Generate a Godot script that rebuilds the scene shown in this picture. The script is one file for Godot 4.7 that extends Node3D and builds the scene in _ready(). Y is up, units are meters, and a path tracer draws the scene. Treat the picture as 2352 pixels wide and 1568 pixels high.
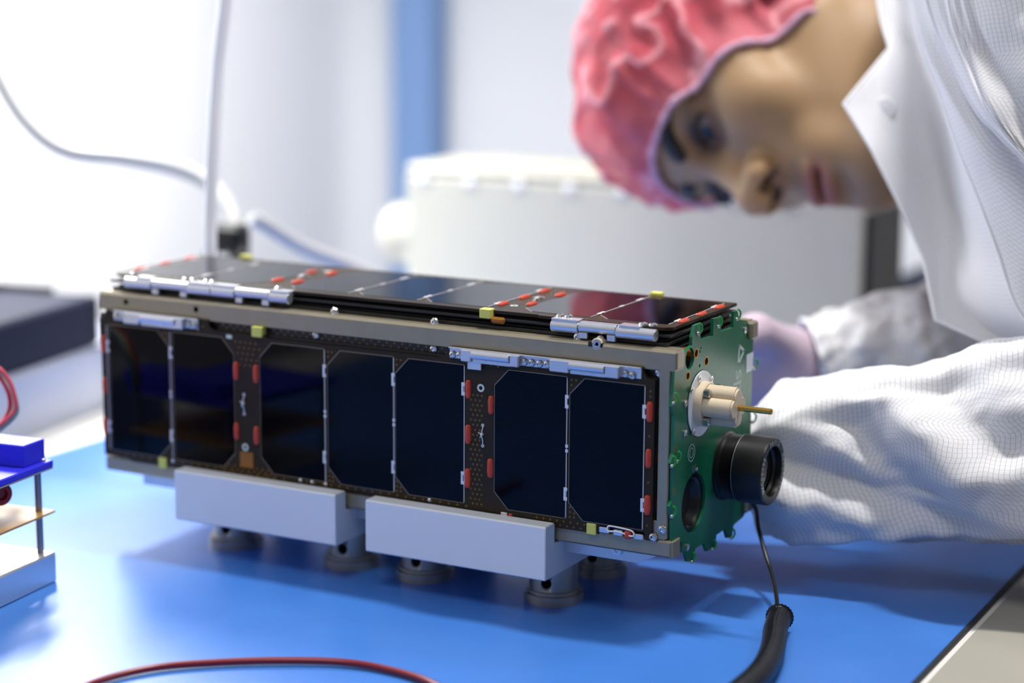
extends Node3D
# Lengths in this script are millimetres until a mesh is committed (S turns them into metres).
# y = 0 is the underside of the satellite's rails, the mat's top is y = -38, x runs along the satellite, z towards the viewer.

const S := 0.001
const MAT_TOP := -38.0
var org := {}
var taken := {}
var M := {}

class MB:
	var v := PackedVector3Array()
	var n := PackedVector3Array()
	var t := PackedVector2Array()
	var c := PackedColorArray()
	var ix := PackedInt32Array()
	var paint := Color.WHITE
	var xf := Transform3D()

	func vert(p: Vector3, q: Vector3, uv := Vector2.ZERO) -> int:
		v.append(xf * p)
		n.append((xf.basis * q).normalized())
		t.append(uv)
		c.append(paint)
		return v.size() - 1

	func tri(a: int, b: int, d: int) -> void:
		var g := (v[b] - v[a]).cross(v[d] - v[a])
		if g.dot(n[a] + n[b] + n[d]) > 0.0:
			ix.append(a); ix.append(d); ix.append(b)
		else:
			ix.append(a); ix.append(b); ix.append(d)

	func face(p: Array, out: Vector3, uvs := []) -> void:
		var q: Vector3 = (p[1] - p[0]).cross(p[2] - p[0]).normalized()
		if q.dot(out) < 0.0:
			q = -q
		var first := v.size()
		for k in p.size():
			vert(p[k], q, uvs[k] if uvs.size() else Vector2.ZERO)
		for k in range(1, p.size() - 1):
			tri(first, first + k, first + k + 1)

	func box(at: Vector3, size: Vector3, b := 0.2) -> void:
		var h := size * 0.5
		b = minf(b, minf(h.x, minf(h.y, h.z)) * 0.9)
		var cor := func(k: int, s: Vector3) -> Vector3:
			var p := Vector3(s.x * (h.x - b), s.y * (h.y - b), s.z * (h.z - b))
			p[k] = s[k] * h[k]
			return at + p
		for k in 3:
			var i := (k + 1) % 3
			var j := (k + 2) % 3
			for sg: float in [-1.0, 1.0]:
				var quad := []
				for w: Vector2 in [Vector2(-1, -1), Vector2(1, -1), Vector2(1, 1), Vector2(-1, 1)]:
					var s := Vector3()
					s[k] = sg; s[i] = w.x; s[j] = w.y
					quad.append(cor.call(k, s))
				var o := Vector3()
				o[k] = sg
				face(quad, o)
			for si: float in [-1.0, 1.0]:
				for sj: float in [-1.0, 1.0]:
					var s0 := Vector3()
					s0[i] = si; s0[j] = sj; s0[k] = -1
					var s1 := s0
					s1[k] = 1
					var o2 := Vector3()
					o2[i] = si; o2[j] = sj
					face([cor.call(i, s0), cor.call(i, s1), cor.call(j, s1), cor.call(j, s0)], o2)
		for x: float in [-1.0, 1.0]:
			for y: float in [-1.0, 1.0]:
				for z: float in [-1.0, 1.0]:
					var s := Vector3(x, y, z)
					face([cor.call(0, s), cor.call(1, s), cor.call(2, s)], s)

	func lathe(at: Vector3, axis: Vector3, prof: Array, seg := 24, soft := false) -> void:
		axis = axis.normalized()
		var u := axis.cross(Vector3.UP if absf(axis.y) < 0.9 else Vector3.RIGHT).normalized()
		var w := axis.cross(u)
		for k in prof.size() - 1:
			var a: Vector2 = prof[k]
			var b: Vector2 = prof[k + 1]
			var d := (b - a).normalized()
			var na := Vector2(d.y, -d.x)
			var nb := na
			if soft:
				if k > 0:
					var e: Vector2 = (a - prof[k - 1]).normalized()
					na = (na + Vector2(e.y, -e.x)).normalized()
				if k < prof.size() - 2:
					var e2: Vector2 = (prof[k + 2] - b).normalized()
					nb = (nb + Vector2(e2.y, -e2.x)).normalized()
			var first := v.size()
			for s in seg + 1:
				var r := u * cos(TAU * s / seg) + w * sin(TAU * s / seg)
				vert(at + r * a.x + axis * a.y, r * na.x + axis * na.y, Vector2(float(s) / seg, float(k)))
				vert(at + r * b.x + axis * b.y, r * nb.x + axis * nb.y, Vector2(float(s) / seg, float(k + 1)))
			for s in seg:
				var q := first + s * 2
				if a.x > 1e-6:
					tri(q, q + 1, q + 2)
				if b.x > 1e-6:
					tri(q + 2, q + 1, q + 3)

	func cyl(a: Vector3, b: Vector3, r: float, seg := 16, bev := 0.0) -> void:
		var l := a.distance_to(b)
		if bev > 0.0:
			lathe(a, b - a, [Vector2(0, 0), Vector2(r - bev, 0), Vector2(r, bev), Vector2(r, l - bev), Vector2(r - bev, l), Vector2(0, l)], seg)
		else:
			lathe(a, b - a, [Vector2(0, 0), Vector2(r, 0), Vector2(r, l), Vector2(0, l)], seg)

	func dome(at: Vector3, axis: Vector3, r: float, h: float, seg := 14) -> void:
		var p := []
		for k in 6:
			var a := PI * 0.5 * k / 5.0
			p.append(Vector2(r * cos(a), h * sin(a)))
		p.insert(0, Vector2(r, -0.4))
		lathe(at, axis, p, seg, true)

	func grid(p: Array, wi := false, wj := false, uvs := [], flip := false) -> void:
		var ni := p.size()
		var nj: int = p[0].size()
		var acc := []
		for i in ni:
			var row := PackedVector3Array()
			row.resize(nj)
			acc.append(row)
		for i in ni - (0 if wi else 1):
			var i1 := (i + 1) % ni
			for j in nj - (0 if wj else 1):
				var j1 := (j + 1) % nj
				var q: Vector3 = (p[i1][j1] - p[i][j]).cross(p[i][j1] - p[i1][j])
				acc[i][j] += q; acc[i1][j] += q; acc[i][j1] += q; acc[i1][j1] += q
		var first := v.size()
		for i in ni:
			for j in nj:
				vert(p[i][j], acc[i][j].normalized() * (-1.0 if flip else 1.0), uvs[i][j] if uvs.size() else Vector2(float(i), float(j)))
		for i in ni - (0 if wi else 1):
			var i1 := (i + 1) % ni
			for j in nj - (0 if wj else 1):
				var j1 := (j + 1) % nj
				tri(first + i * nj + j, first + i1 * nj + j, first + i1 * nj + j1)
				tri(first + i * nj + j, first + i1 * nj + j1, first + i * nj + j1)

	func tube(p: Array, r: Variant, seg := 10, caps := true, closed := false) -> void:
		var np := p.size()
		var rows := []
		var up := Vector3.ZERO
		var uvs := []
		var run := 0.0
		for k in np:
			var d: Vector3 = (p[(k + 1) % np] - p[(k - 1 + np) % np]) if closed else (p[mini(k + 1, np - 1)] - p[maxi(k - 1, 0)])
			d = d.normalized()
			if up == Vector3.ZERO:
				up = d.cross(Vector3.UP if absf(d.y) < 0.9 else Vector3.RIGHT).normalized()
			up = (up - d * up.dot(d)).normalized()
			var w := d.cross(up)
			var rr: float = r[k] if r is Array else r
			var row := PackedVector3Array()
			var uvr := []
			if k > 0:
				run += p[k].distance_to(p[k - 1])
			for s in seg:
				row.append(p[k] + (up * cos(TAU * s / seg) + w * sin(TAU * s / seg)) * rr)
				uvr.append(Vector2(float(s) / seg, run))
			rows.append(row)
			uvs.append(uvr)
		grid(rows, closed, true, uvs, true)
		if caps and not closed:
			face(Array(rows[0]), p[0] - p[1])
			face(Array(rows[np - 1]), p[np - 1] - p[np - 2])

	func extrude(poly: PackedVector2Array, h0: float, h1: float) -> void:
		# polygon in the x-y plane of xf, thickness along its z
		var tris := Geometry2D.triangulate_polygon(poly)
		for s in 2:
			var first := v.size()
			for p in poly:
				vert(Vector3(p.x, p.y, h1 if s else h0), Vector3(0, 0, 1 if s else -1), p)
			for k in range(0, tris.size(), 3):
				tri(first + tris[k], first + tris[k + 1], first + tris[k + 2])
		var cw := Geometry2D.is_polygon_clockwise(poly)
		for k in poly.size():
			var a := poly[k]
			var b := poly[(k + 1) % poly.size()]
			var d := (b - a).normalized()
			var o := Vector3(-d.y, d.x, 0) if cw else Vector3(d.y, -d.x, 0)
			var f := v.size()
			vert(Vector3(a.x, a.y, h0), o); vert(Vector3(b.x, b.y, h0), o); vert(Vector3(b.x, b.y, h1), o); vert(Vector3(a.x, a.y, h1), o)
			tri(f, f + 1, f + 2)
			tri(f, f + 2, f + 3)

	func mesh(shift := Vector3.ZERO) -> ArrayMesh:
		var arr := []
		arr.resize(Mesh.ARRAY_MAX)
		var q := PackedVector3Array()
		q.resize(v.size())
		for k in v.size():
			q[k] = (v[k] - shift) * 0.001
		arr[Mesh.ARRAY_VERTEX] = q
		arr[Mesh.ARRAY_NORMAL] = n
		arr[Mesh.ARRAY_TEX_UV] = t
		arr[Mesh.ARRAY_COLOR] = c
		arr[Mesh.ARRAY_INDEX] = ix
		var m := ArrayMesh.new()
		m.add_surface_from_arrays(Mesh.PRIMITIVE_TRIANGLES, arr)
		return m


func numbered(called: String) -> String:
	if not taken.has(called):
		taken[called] = 0
		return called
	taken[called] += 1
	return "%s_%03d" % [called, taken[called]]

func tag(o: Node, label: String, category := "", group := "", kind := "") -> Node:
	o.set_meta("label", label)
	if category: o.set_meta("category", category)
	if group: o.set_meta("group", group)
	if kind: o.set_meta("kind", kind)
	return o

func thing(called: String, label: String, category: String, at: Vector3, group := "") -> Node3D:
	var o := Node3D.new()
	o.name = numbered(called)
	add_child(o)
	o.position = at * S
	org[o] = at
	tag(o, label, category, group)
	return o

func put(mb: MB, called: String, m: Material, parent: Node3D = null, label := "") -> MeshInstance3D:
	var o := MeshInstance3D.new()
	if parent == null:
		o.name = numbered(called)
		add_child(o)
		org[o] = Vector3.ZERO
	else:
		o.name = called
		parent.add_child(o, true)
		org[o] = org[parent]
	o.mesh = mb.mesh(org[o])
	o.material_override = m
	if label: o.set_meta("label", label)
	return o

func inst(m: Mesh, called: String, mt: Material, parent: Node3D, at: Vector3, basis_ := Basis()) -> MeshInstance3D:
	# shared mesh (built round its own origin, millimetres already turned to metres) set at a point
	var o := MeshInstance3D.new()
	o.name = called
	parent.add_child(o, true)
	o.mesh = m
	o.material_override = mt
	o.transform = Transform3D(basis_, (at - org[parent]) * S)
	org[o] = org[parent]
	return o

func structure(mb: MB, called: String, m: Material) -> MeshInstance3D:
	var o := put(mb, called, m)
	o.set_meta("kind", "structure")
	return o

func spline(p: Array, per := 6, closed := false) -> Array:
	var out := []
	var np := p.size()
	for k in (np if closed else np - 1):
		var a: Variant = p[(k - 1 + np) % np] if closed else p[maxi(k - 1, 0)]
		var b: Variant = p[k]
		var c: Variant = p[(k + 1) % np]
		var d: Variant = p[(k + 2) % np] if closed else p[mini(k + 2, np - 1)]
		for s in per:
			var x := float(s) / per
			out.append(0.5 * ((2.0 * b) + (c - a) * x + (2.0 * a - 5.0 * b + 4.0 * c - d) * x * x + (3.0 * b - a - 3.0 * c + d) * x * x * x))
	if not closed:
		out.append(p[np - 1])
	return out

func mat(col: Color, rough := 0.5, metal := 0.0) -> StandardMaterial3D:
	var m := StandardMaterial3D.new()
	m.albedo_color = col
	m.roughness = rough
	m.metallic = metal
	return m

func rgb(r: float, g: float, b: float) -> Color:
	return Color(r / 255.0, g / 255.0, b / 255.0)

func noise_tex(freq: float, size := 512, bump := 0.0, oct := 4, lo := Color(0.9, 0.9, 0.9), hi := Color.WHITE, sd := 1) -> NoiseTexture2D:
	var f := FastNoiseLite.new()
	f.seed = sd
	f.frequency = freq
	f.fractal_octaves = oct
	var t := NoiseTexture2D.new()
	t.width = size
	t.height = size
	t.seamless = true
	t.noise = f
	if bump > 0.0:
		t.as_normal_map = true
		t.bump_strength = bump
	else:
		var g := Gradient.new()
		g.set_color(0, lo)
		g.set_color(1, hi)
		t.color_ramp = g
	return t

func _ready() -> void:
	# ---- camera, exposure, lights
	var cam := Camera3D.new()
	cam.name = "camera"
	cam.fov = 19.731
	cam.near = 0.05
	cam.far = 60.0
	var lens := CameraAttributesPhysical.new()
	lens.frustum_focal_length = 69.0
	lens.frustum_near = 0.05
	lens.frustum_far = 60.0
	lens.frustum_focus_distance = 0.945
	lens.exposure_aperture = 3.3
	cam.attributes = lens
	add_child(cam)
	cam.transform = Transform3D(Basis(Vector3(0.880642, 0.006575, -0.473737), Vector3(-0.093726, 0.982561, -0.160593), Vector3(0.464420, 0.185826, 0.865900)), Vector3(695.19, 272.69, 821.6) * S)
	cam.current = true
	var we := WorldEnvironment.new()
	we.name = "environment"
	var e := Environment.new()
	e.background_mode = Environment.BG_COLOR
	e.background_color = Color(0.05, 0.05, 0.055)
	e.tonemap_mode = Environment.TONE_MAPPER_LINEAR
	e.tonemap_exposure = 1.0
	e.sdfgi_enabled = true
	e.ssao_enabled = true
	e.ssil_enabled = true
	we.environment = e
	add_child(we)
	materials()
	lights()
	room()
	bench()
	satellite()
	supports()
	background()
	test_fixture()
	cables()
	person()

func materials() -> void:
	M.wall = mat(rgb(224, 227, 234), 0.7)
	M.wall_back = mat(rgb(206, 210, 218), 0.7)
	M.wall_dim = mat(rgb(150, 152, 158), 0.7)
	M.floor = mat(rgb(96, 98, 104), 0.4)
	M.post = mat(rgb(104, 136, 184), 0.45)
	M.top = mat(rgb(222, 221, 216), 0.45)
	M.strip = mat(rgb(158, 155, 144), 0.5)
	M.edge = mat(rgb(196, 186, 166), 0.5)
	M.mat = mat(rgb(60, 119, 202), 0.34)
	M.mat.metallic_specular = 0.6
	M.mat.albedo_texture = noise_tex(0.006, 512, 0.0, 5, Color(0.93, 0.94, 0.95), Color.WHITE, 5)
	M.mat.uv1_triplanar = true
	M.mat.uv1_world_triplanar = true
	M.mat.uv1_scale = Vector3.ONE * 4.0
	M.mat.normal_enabled = true
	M.mat.normal_texture = noise_tex(0.05, 512, 1.2, 3, Color.BLACK, Color.WHITE, 9)
	M.mat.normal_scale = 0.04
	M.mat_edge = mat(rgb(25, 30, 40), 0.6)
	M.alu = mat(rgb(205, 207, 212), 0.36, 0.85)
	M.beam = mat(rgb(158, 163, 178), 0.45, 0.4)
	M.alu_dark = mat(rgb(150, 152, 160), 0.45, 0.7)
	M.rail = mat(rgb(158, 150, 130), 0.34, 0.55)
	M.rail.albedo_texture = noise_tex(0.02, 256, 0.0, 3, Color(0.97, 0.96, 0.94), Color.WHITE, 3)
	M.rail.uv1_triplanar = true
	M.rail.uv1_scale = Vector3.ONE * 14.0
	M.hinge = mat(rgb(214, 216, 224), 0.28, 0.8)
	M.steel = mat(rgb(205, 203, 200), 0.18, 1.0)
	M.black = mat(rgb(12, 12, 13), 0.35)
	M.black_soft = mat(rgb(20, 20, 22), 0.6)
	M.braid = mat(rgb(20, 20, 21), 0.22)
	M.pcb = mat(rgb(46, 38, 28), 0.38)
	M.pcb.metallic_specular = 0.3
	M.pcb_in = mat(rgb(24, 22, 20), 0.4)
	M.core = mat(rgb(14, 14, 15), 0.6)
	M.cell_rim = mat(rgb(150, 138, 122), 0.35, 0.5)
	M.gold = mat(rgb(170, 122, 46), 0.35, 0.8)
	M.brass = mat(rgb(205, 165, 80), 0.22, 1.0)
	M.red = mat(rgb(184, 62, 38), 0.4)
	M.tab = mat(rgb(226, 226, 230), 0.35, 0.35)
	M.pad = mat(rgb(206, 206, 104), 0.5)
	M.kapton = mat(rgb(140, 90, 22), 0.3)
	M.white = mat(rgb(236, 236, 240), 0.38)
	M.white.subsurf_scatter_enabled = true
	M.white.subsurf_scatter_strength = 0.15
	M.green = mat(rgb(22, 108, 74), 0.3)
	M.green.albedo_texture = noise_tex(0.03, 256, 0.0, 3, Color(0.88, 0.9, 0.88), Color.WHITE, 4)
	M.green.uv1_triplanar = true
	M.green.uv1_scale = Vector3.ONE * 20.0
	M.green_wire = mat(rgb(20, 150, 60), 0.3)
	M.silk = mat(rgb(200, 212, 206), 0.6)
	M.peek = mat(rgb(206, 190, 164), 0.36)
	M.foot = mat(rgb(176, 170, 160), 0.34, 0.75)
	M.glass = mat(rgb(20, 24, 30), 0.04)
	M.glass.metallic_specular = 0.8
	M.cell = mat(rgb(7, 7, 15), 0.05)
	M.cell.metallic_specular = 0.27
	var im := Image.create(8, 32, false, Image.FORMAT_RGB8)
	im.fill(Color(0.85, 0.85, 0.9))
	im.fill_rect(Rect2i(0, 0, 8, 4), Color(1.0, 1.0, 1.0))
	im.fill_rect(Rect2i(0, 4, 8, 28), Color(0.3, 0.3, 0.36))
	M.cell.albedo_texture = ImageTexture.create_from_image(im)
	M.cell.albedo_color = rgb(13, 13, 26)
	M.grey_box = mat(rgb(178, 178, 167), 0.5)
	M.lid = mat(rgb(180, 179, 166), 0.5)
	M.dark_blue = mat(rgb(20, 26, 46), 0.7)
	M.dark_blue.metallic_specular = 0.3
	M.dark_grey = mat(rgb(70, 78, 90), 0.5)
	M.cable_grey = mat(rgb(178, 180, 182), 0.45)
	M.cable_white = mat(rgb(240, 240, 242), 0.4)
	M.cable_red = mat(rgb(120, 22, 36), 0.3)
	M.plastic_blue = mat(rgb(40, 40, 205), 0.42)
	M.plastic_red = mat(rgb(150, 12, 20), 0.3)
	M.kapton_plate = mat(rgb(160, 122, 66), 0.4)
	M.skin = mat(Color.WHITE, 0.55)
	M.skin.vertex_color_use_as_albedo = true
	M.skin.subsurf_scatter_enabled = true
	M.skin.subsurf_scatter_strength = 0.1
	M.hair = mat(rgb(16, 13, 12), 0.5)
	M.eye_white = mat(rgb(118, 111, 104), 0.3)
	M.iris = mat(rgb(22, 13, 9), 0.1)
	M.cap = mat(Color.WHITE, 0.75)
	M.cap.vertex_color_use_as_albedo = true
	M.cap.transparency = BaseMaterial3D.TRANSPARENCY_ALPHA
	M.cap.backlight_enabled = true
	M.cap.backlight = Color(0.75, 0.3, 0.36)
	M.elastic = mat(rgb(200, 160, 184), 0.8)
	M.glove_lilac = mat(rgb(206, 186, 202), 0.4)
	M.glove_blue = mat(rgb(150, 196, 240), 0.4)
	M.coat = mat(Color.WHITE, 0.85)
	M.coat.albedo_texture = cloth_tex()
	M.coat.backlight_enabled = true
	M.coat.backlight = Color(0.12, 0.12, 0.12)
	M.coat_plain = mat(rgb(232, 232, 236), 0.85)
	M.tube = mat(Color.WHITE, 0.5)
	M.tube.emission_enabled = true
	M.tube.emission = Color(1.0, 0.98, 0.95)
	M.tube.emission_energy_multiplier = 2.0

func cloth_tex() -> ImageTexture:
	# white cleanroom cloth with fine dark conductive threads, four by four threads to a tile
	var r := RandomNumberGenerator.new()
	r.seed = 4
	var im := Image.create(128, 128, false, Image.FORMAT_RGB8)
	for y in 128:
		for x in 128:
			var w := 0.87 + 0.025 * sin(TAU * x / 4.0) * sin(TAU * y / 4.0) + r.randf_range(-0.012, 0.012)
			im.set_pixel(x, y, Color(w, w, w * 1.01))
	for k in 4:
		for i in 128:
			for q in 4:
				var a := 0.62 + r.randf_range(-0.05, 0.05) + (0.16 if q == 0 or q == 3 else 0.0)
				im.set_pixel(k * 32 + 14 + q, i, Color(a, a, a * 1.04))
				var b := a + 0.08
				im.set_pixel(i, k * 32 + 14 + q, Color(b, b, b * 1.03))
	im.generate_mipmaps()
	return ImageTexture.create_from_image(im)

func area(called: String, at: Vector3, size: Vector2, energy: float, col: Color, turn: Basis) -> void:
	var l := AreaLight3D.new()
	l.name = called
	add_child(l)
	l.transform = Transform3D(turn, at * S)
	l.area_size = size * S
	l.light_energy = energy
	l.light_color = col
	l.area_range = 12.0
	l.area_attenuation = 2.0
	l.shadow_enabled = true

func lights() -> void:
	# bench lamp over the far edge of the bench, a lamp over the near end, two weaker ceiling panels
	lamp("bench_lamp", "white lamp hung low over the far edge of the bench", "lamp", Vector3(-400, 560, -380), Vector2(260, 90), 2.0, "", Vector3(-0.45, -0.84, 0.30).normalized())
	lamp("overhead_lamp", "small white lamp hung over the near end of the satellite", "lamp", Vector3(430, 1500, -250), Vector2(240, 80), 2.3, "")
	lamp("ceiling_panel", "square white ceiling light panel nearer the camera", "ceiling light", Vector3(300, 1740, 1100), Vector2(560, 560), 1.1, "ceiling light panels")
	lamp("ceiling_panel", "square white ceiling light panel over the right side of the room", "ceiling light", Vector3(1500, 1740, -500), Vector2(560, 560), 0.65, "ceiling light panels")

func lamp(called: String, label: String, category: String, p: Vector3, size: Vector2, energy: float, group: String, towards := Vector3.DOWN) -> void:
	var o := thing(called, label, category, p, group)
	var b := Basis.looking_at(towards, Vector3.FORWARD if absf(towards.y) > 0.95 else Vector3.UP)
	var mb := MB.new()
	mb.xf = Transform3D(b, p)
	mb.box(Vector3(0, 0, 12), Vector3(size.x + 40, size.y + 40, 24), 3)
	put(mb, "housing", M.wall, o)
	mb = MB.new()
	mb.xf = Transform3D(b, p)
	mb.box(Vector3(0, 0, -2), Vector3(size.x, size.y, 6), 1)
	put(mb, "diffuser", M.tube, o)
	area(called + "_light", p + b * Vector3(0, 0, -8), size, energy, Color(1.0, 0.985, 0.965), b)

func slab(a: Vector3, b: Vector3, called: String, m: Material, bev := 0.0) -> void:
	var mb := MB.new()
	mb.box((a + b) * 0.5, (b - a).abs(), bev)
	structure(mb, called, m)

func room() -> void:
	slab(Vector3(-740, -860, -1310), Vector3(2720, -780, 2320), "floor", M.floor)
	slab(Vector3(-740, 1760, -1310), Vector3(2720, 1840, 2320), "ceiling", M.wall)
	slab(Vector3(-740, -780, -1310), Vector3(-620, 1760, 2320), "wall_left", M.wall)
	slab(Vector3(-620, -780, -1310), Vector3(2600, 1760, -1190), "wall_back", M.wall_back)
	slab(Vector3(2600, -780, -1310), Vector3(2720, 1760, 2320), "wall_right", M.wall_dim)
	slab(Vector3(-620, -780, 2200), Vector3(2600, 1760, 2320), "wall_front", M.wall_dim)
	slab(Vector3(-527, -780, -1190), Vector3(-470, 1760, -1150), "trim_1", M.post, 3)

func bench() -> void:
	var o := thing("workbench", "white workbench with an aluminium beam along its far edge", "workbench", Vector3(150, -780, 0))
	var mb := MB.new()
	mb.box(Vector3(145, -55, -50), Vector3(720, 30, 1500), 2)
	put(mb, "worktop", M.top, o)
	mb = MB.new()
	mb.box(Vector3(508, -55, -50), Vector3(6, 31, 1500), 1)
	put(mb, "edge_band", M.edge, o, "beige edge band")
	for x: float in [-190.0, 480.0]:
		for z: float in [-750.0, 650.0]:
			mb = MB.new()
			mb.box(Vector3(x, -425, z), Vector3(40, 710, 40), 2)
			put(mb, "leg", M.alu_dark, o)
	# the beam stands on the worktop's far edge, turned a little as in the picture
	mb = MB.new()
	mb.xf = Transform3D(Basis(Vector3.UP, deg_to_rad(9.5)), Vector3(-204, 0, -186))
	mb.extrude(PackedVector2Array([Vector2(0, -40), Vector2(0, 3), Vector2(-3, 7), Vector2(-52, 7), Vector2(-55, 3), Vector2(-55, -40)]), -260, 420)
	put(mb, "beam", M.beam, o, "grey aluminium beam")
	mb = MB.new()
	mb.box(Vector3(487, -39.8, -50), Vector3(44, 0.8, 1490), 0.2)
	put(mb, "side_strip", M.strip, o, "grey beige strip along the near edge")
	o = thing("esd_mat", "", "mat", Vector3(152.5, -40, 90))
	mb = MB.new()
	mb.box(Vector3(152.5, -39, 90), Vector3(615, 2, 1200), 0.5)
	put(mb, "sheet", M.mat, o)
	mb = MB.new()
	mb.box(Vector3(461, -38.9, 90), Vector3(2.2, 2.0, 1200), 0.3)
	put(mb, "border", M.mat_edge, o, "dark border")
	tag(o, "smooth blue antistatic mat covering the bench under the satellite", "mat")

func blob_mesh(len: float, w: float, h: float, lump := 0.0) -> ArrayMesh:
	# a rounded bar of silicone lying on a plane: long axis y, plane normal z
	var mb := MB.new()
	var rows := []
	for i in 13:
		var a := -PI * 0.5 + PI * i / 12.0
		var yy := signf(sin(a)) * pow(absf(sin(a)), 0.7) * len * 0.5
		var rr := pow(maxf(cos(a), 0.0), 0.45)
		var row := PackedVector3Array()
		for j in 12:
			var b := TAU * j / 12.0
			var k := 1.0 + lump * sin(float(i) * 1.9 + 0.6)
			row.append(Vector3(cos(b) * w * 0.5 * rr * k, yy, sin(b) * h * rr))
		rows.append(row)
	mb.grid(rows, false, true, [], false)
	# turn the normals outwards
	var mid := 0.0
	for k in mb.v.size():
		mid += mb.n[k].dot(mb.v[k])
	if mid < 0.0:
		for k in mb.n.size():
			mb.n[k] = -mb.n[k]
		for k in range(0, mb.ix.size(), 3):
			var s := mb.ix[k + 1]
			mb.ix[k + 1] = mb.ix[k + 2]
			mb.ix[k + 2] = s
	return mb.mesh()

func screw_mesh(r := 1.9) -> ArrayMesh:
	var mb := MB.new()
	mb.lathe(Vector3.ZERO, Vector3(0, 0, 1), [Vector2(r, 0), Vector2(r, 0.5), Vector2(r * 0.86, 1.1), Vector2(r * 0.5, 1.5), Vector2(r * 0.42, 1.5), Vector2(r * 0.36, 0.9), Vector2(0, 0.9)], 16, false)
	return mb.mesh()

func cut(p: Vector2, q: Vector2, left: bool) -> PackedVector2Array:
	# a solar cell: a rectangle with its two left (or right) corners cut off
	if left:
		return PackedVector2Array([Vector2(p.x + 7.7, p.y), Vector2(q.x, p.y), q, Vector2(p.x + 7.7, q.y), Vector2(p.x, q.y - 8.2), Vector2(p.x, p.y + 8.2)])
	return PackedVector2Array([p, Vector2(q.x - 7.7, p.y), Vector2(q.x, p.y + 8.2), Vector2(q.x, q.y - 8.2), Vector2(q.x - 7.7, q.y), Vector2(p.x, q.y)])

const CELLS := [[7.0, 47.0], [50.2, 89.6], [106.6, 146.2], [148.6, 187.6], [189.3, 228.5], [246.0, 284.9], [287.0, 325.7]]

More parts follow.
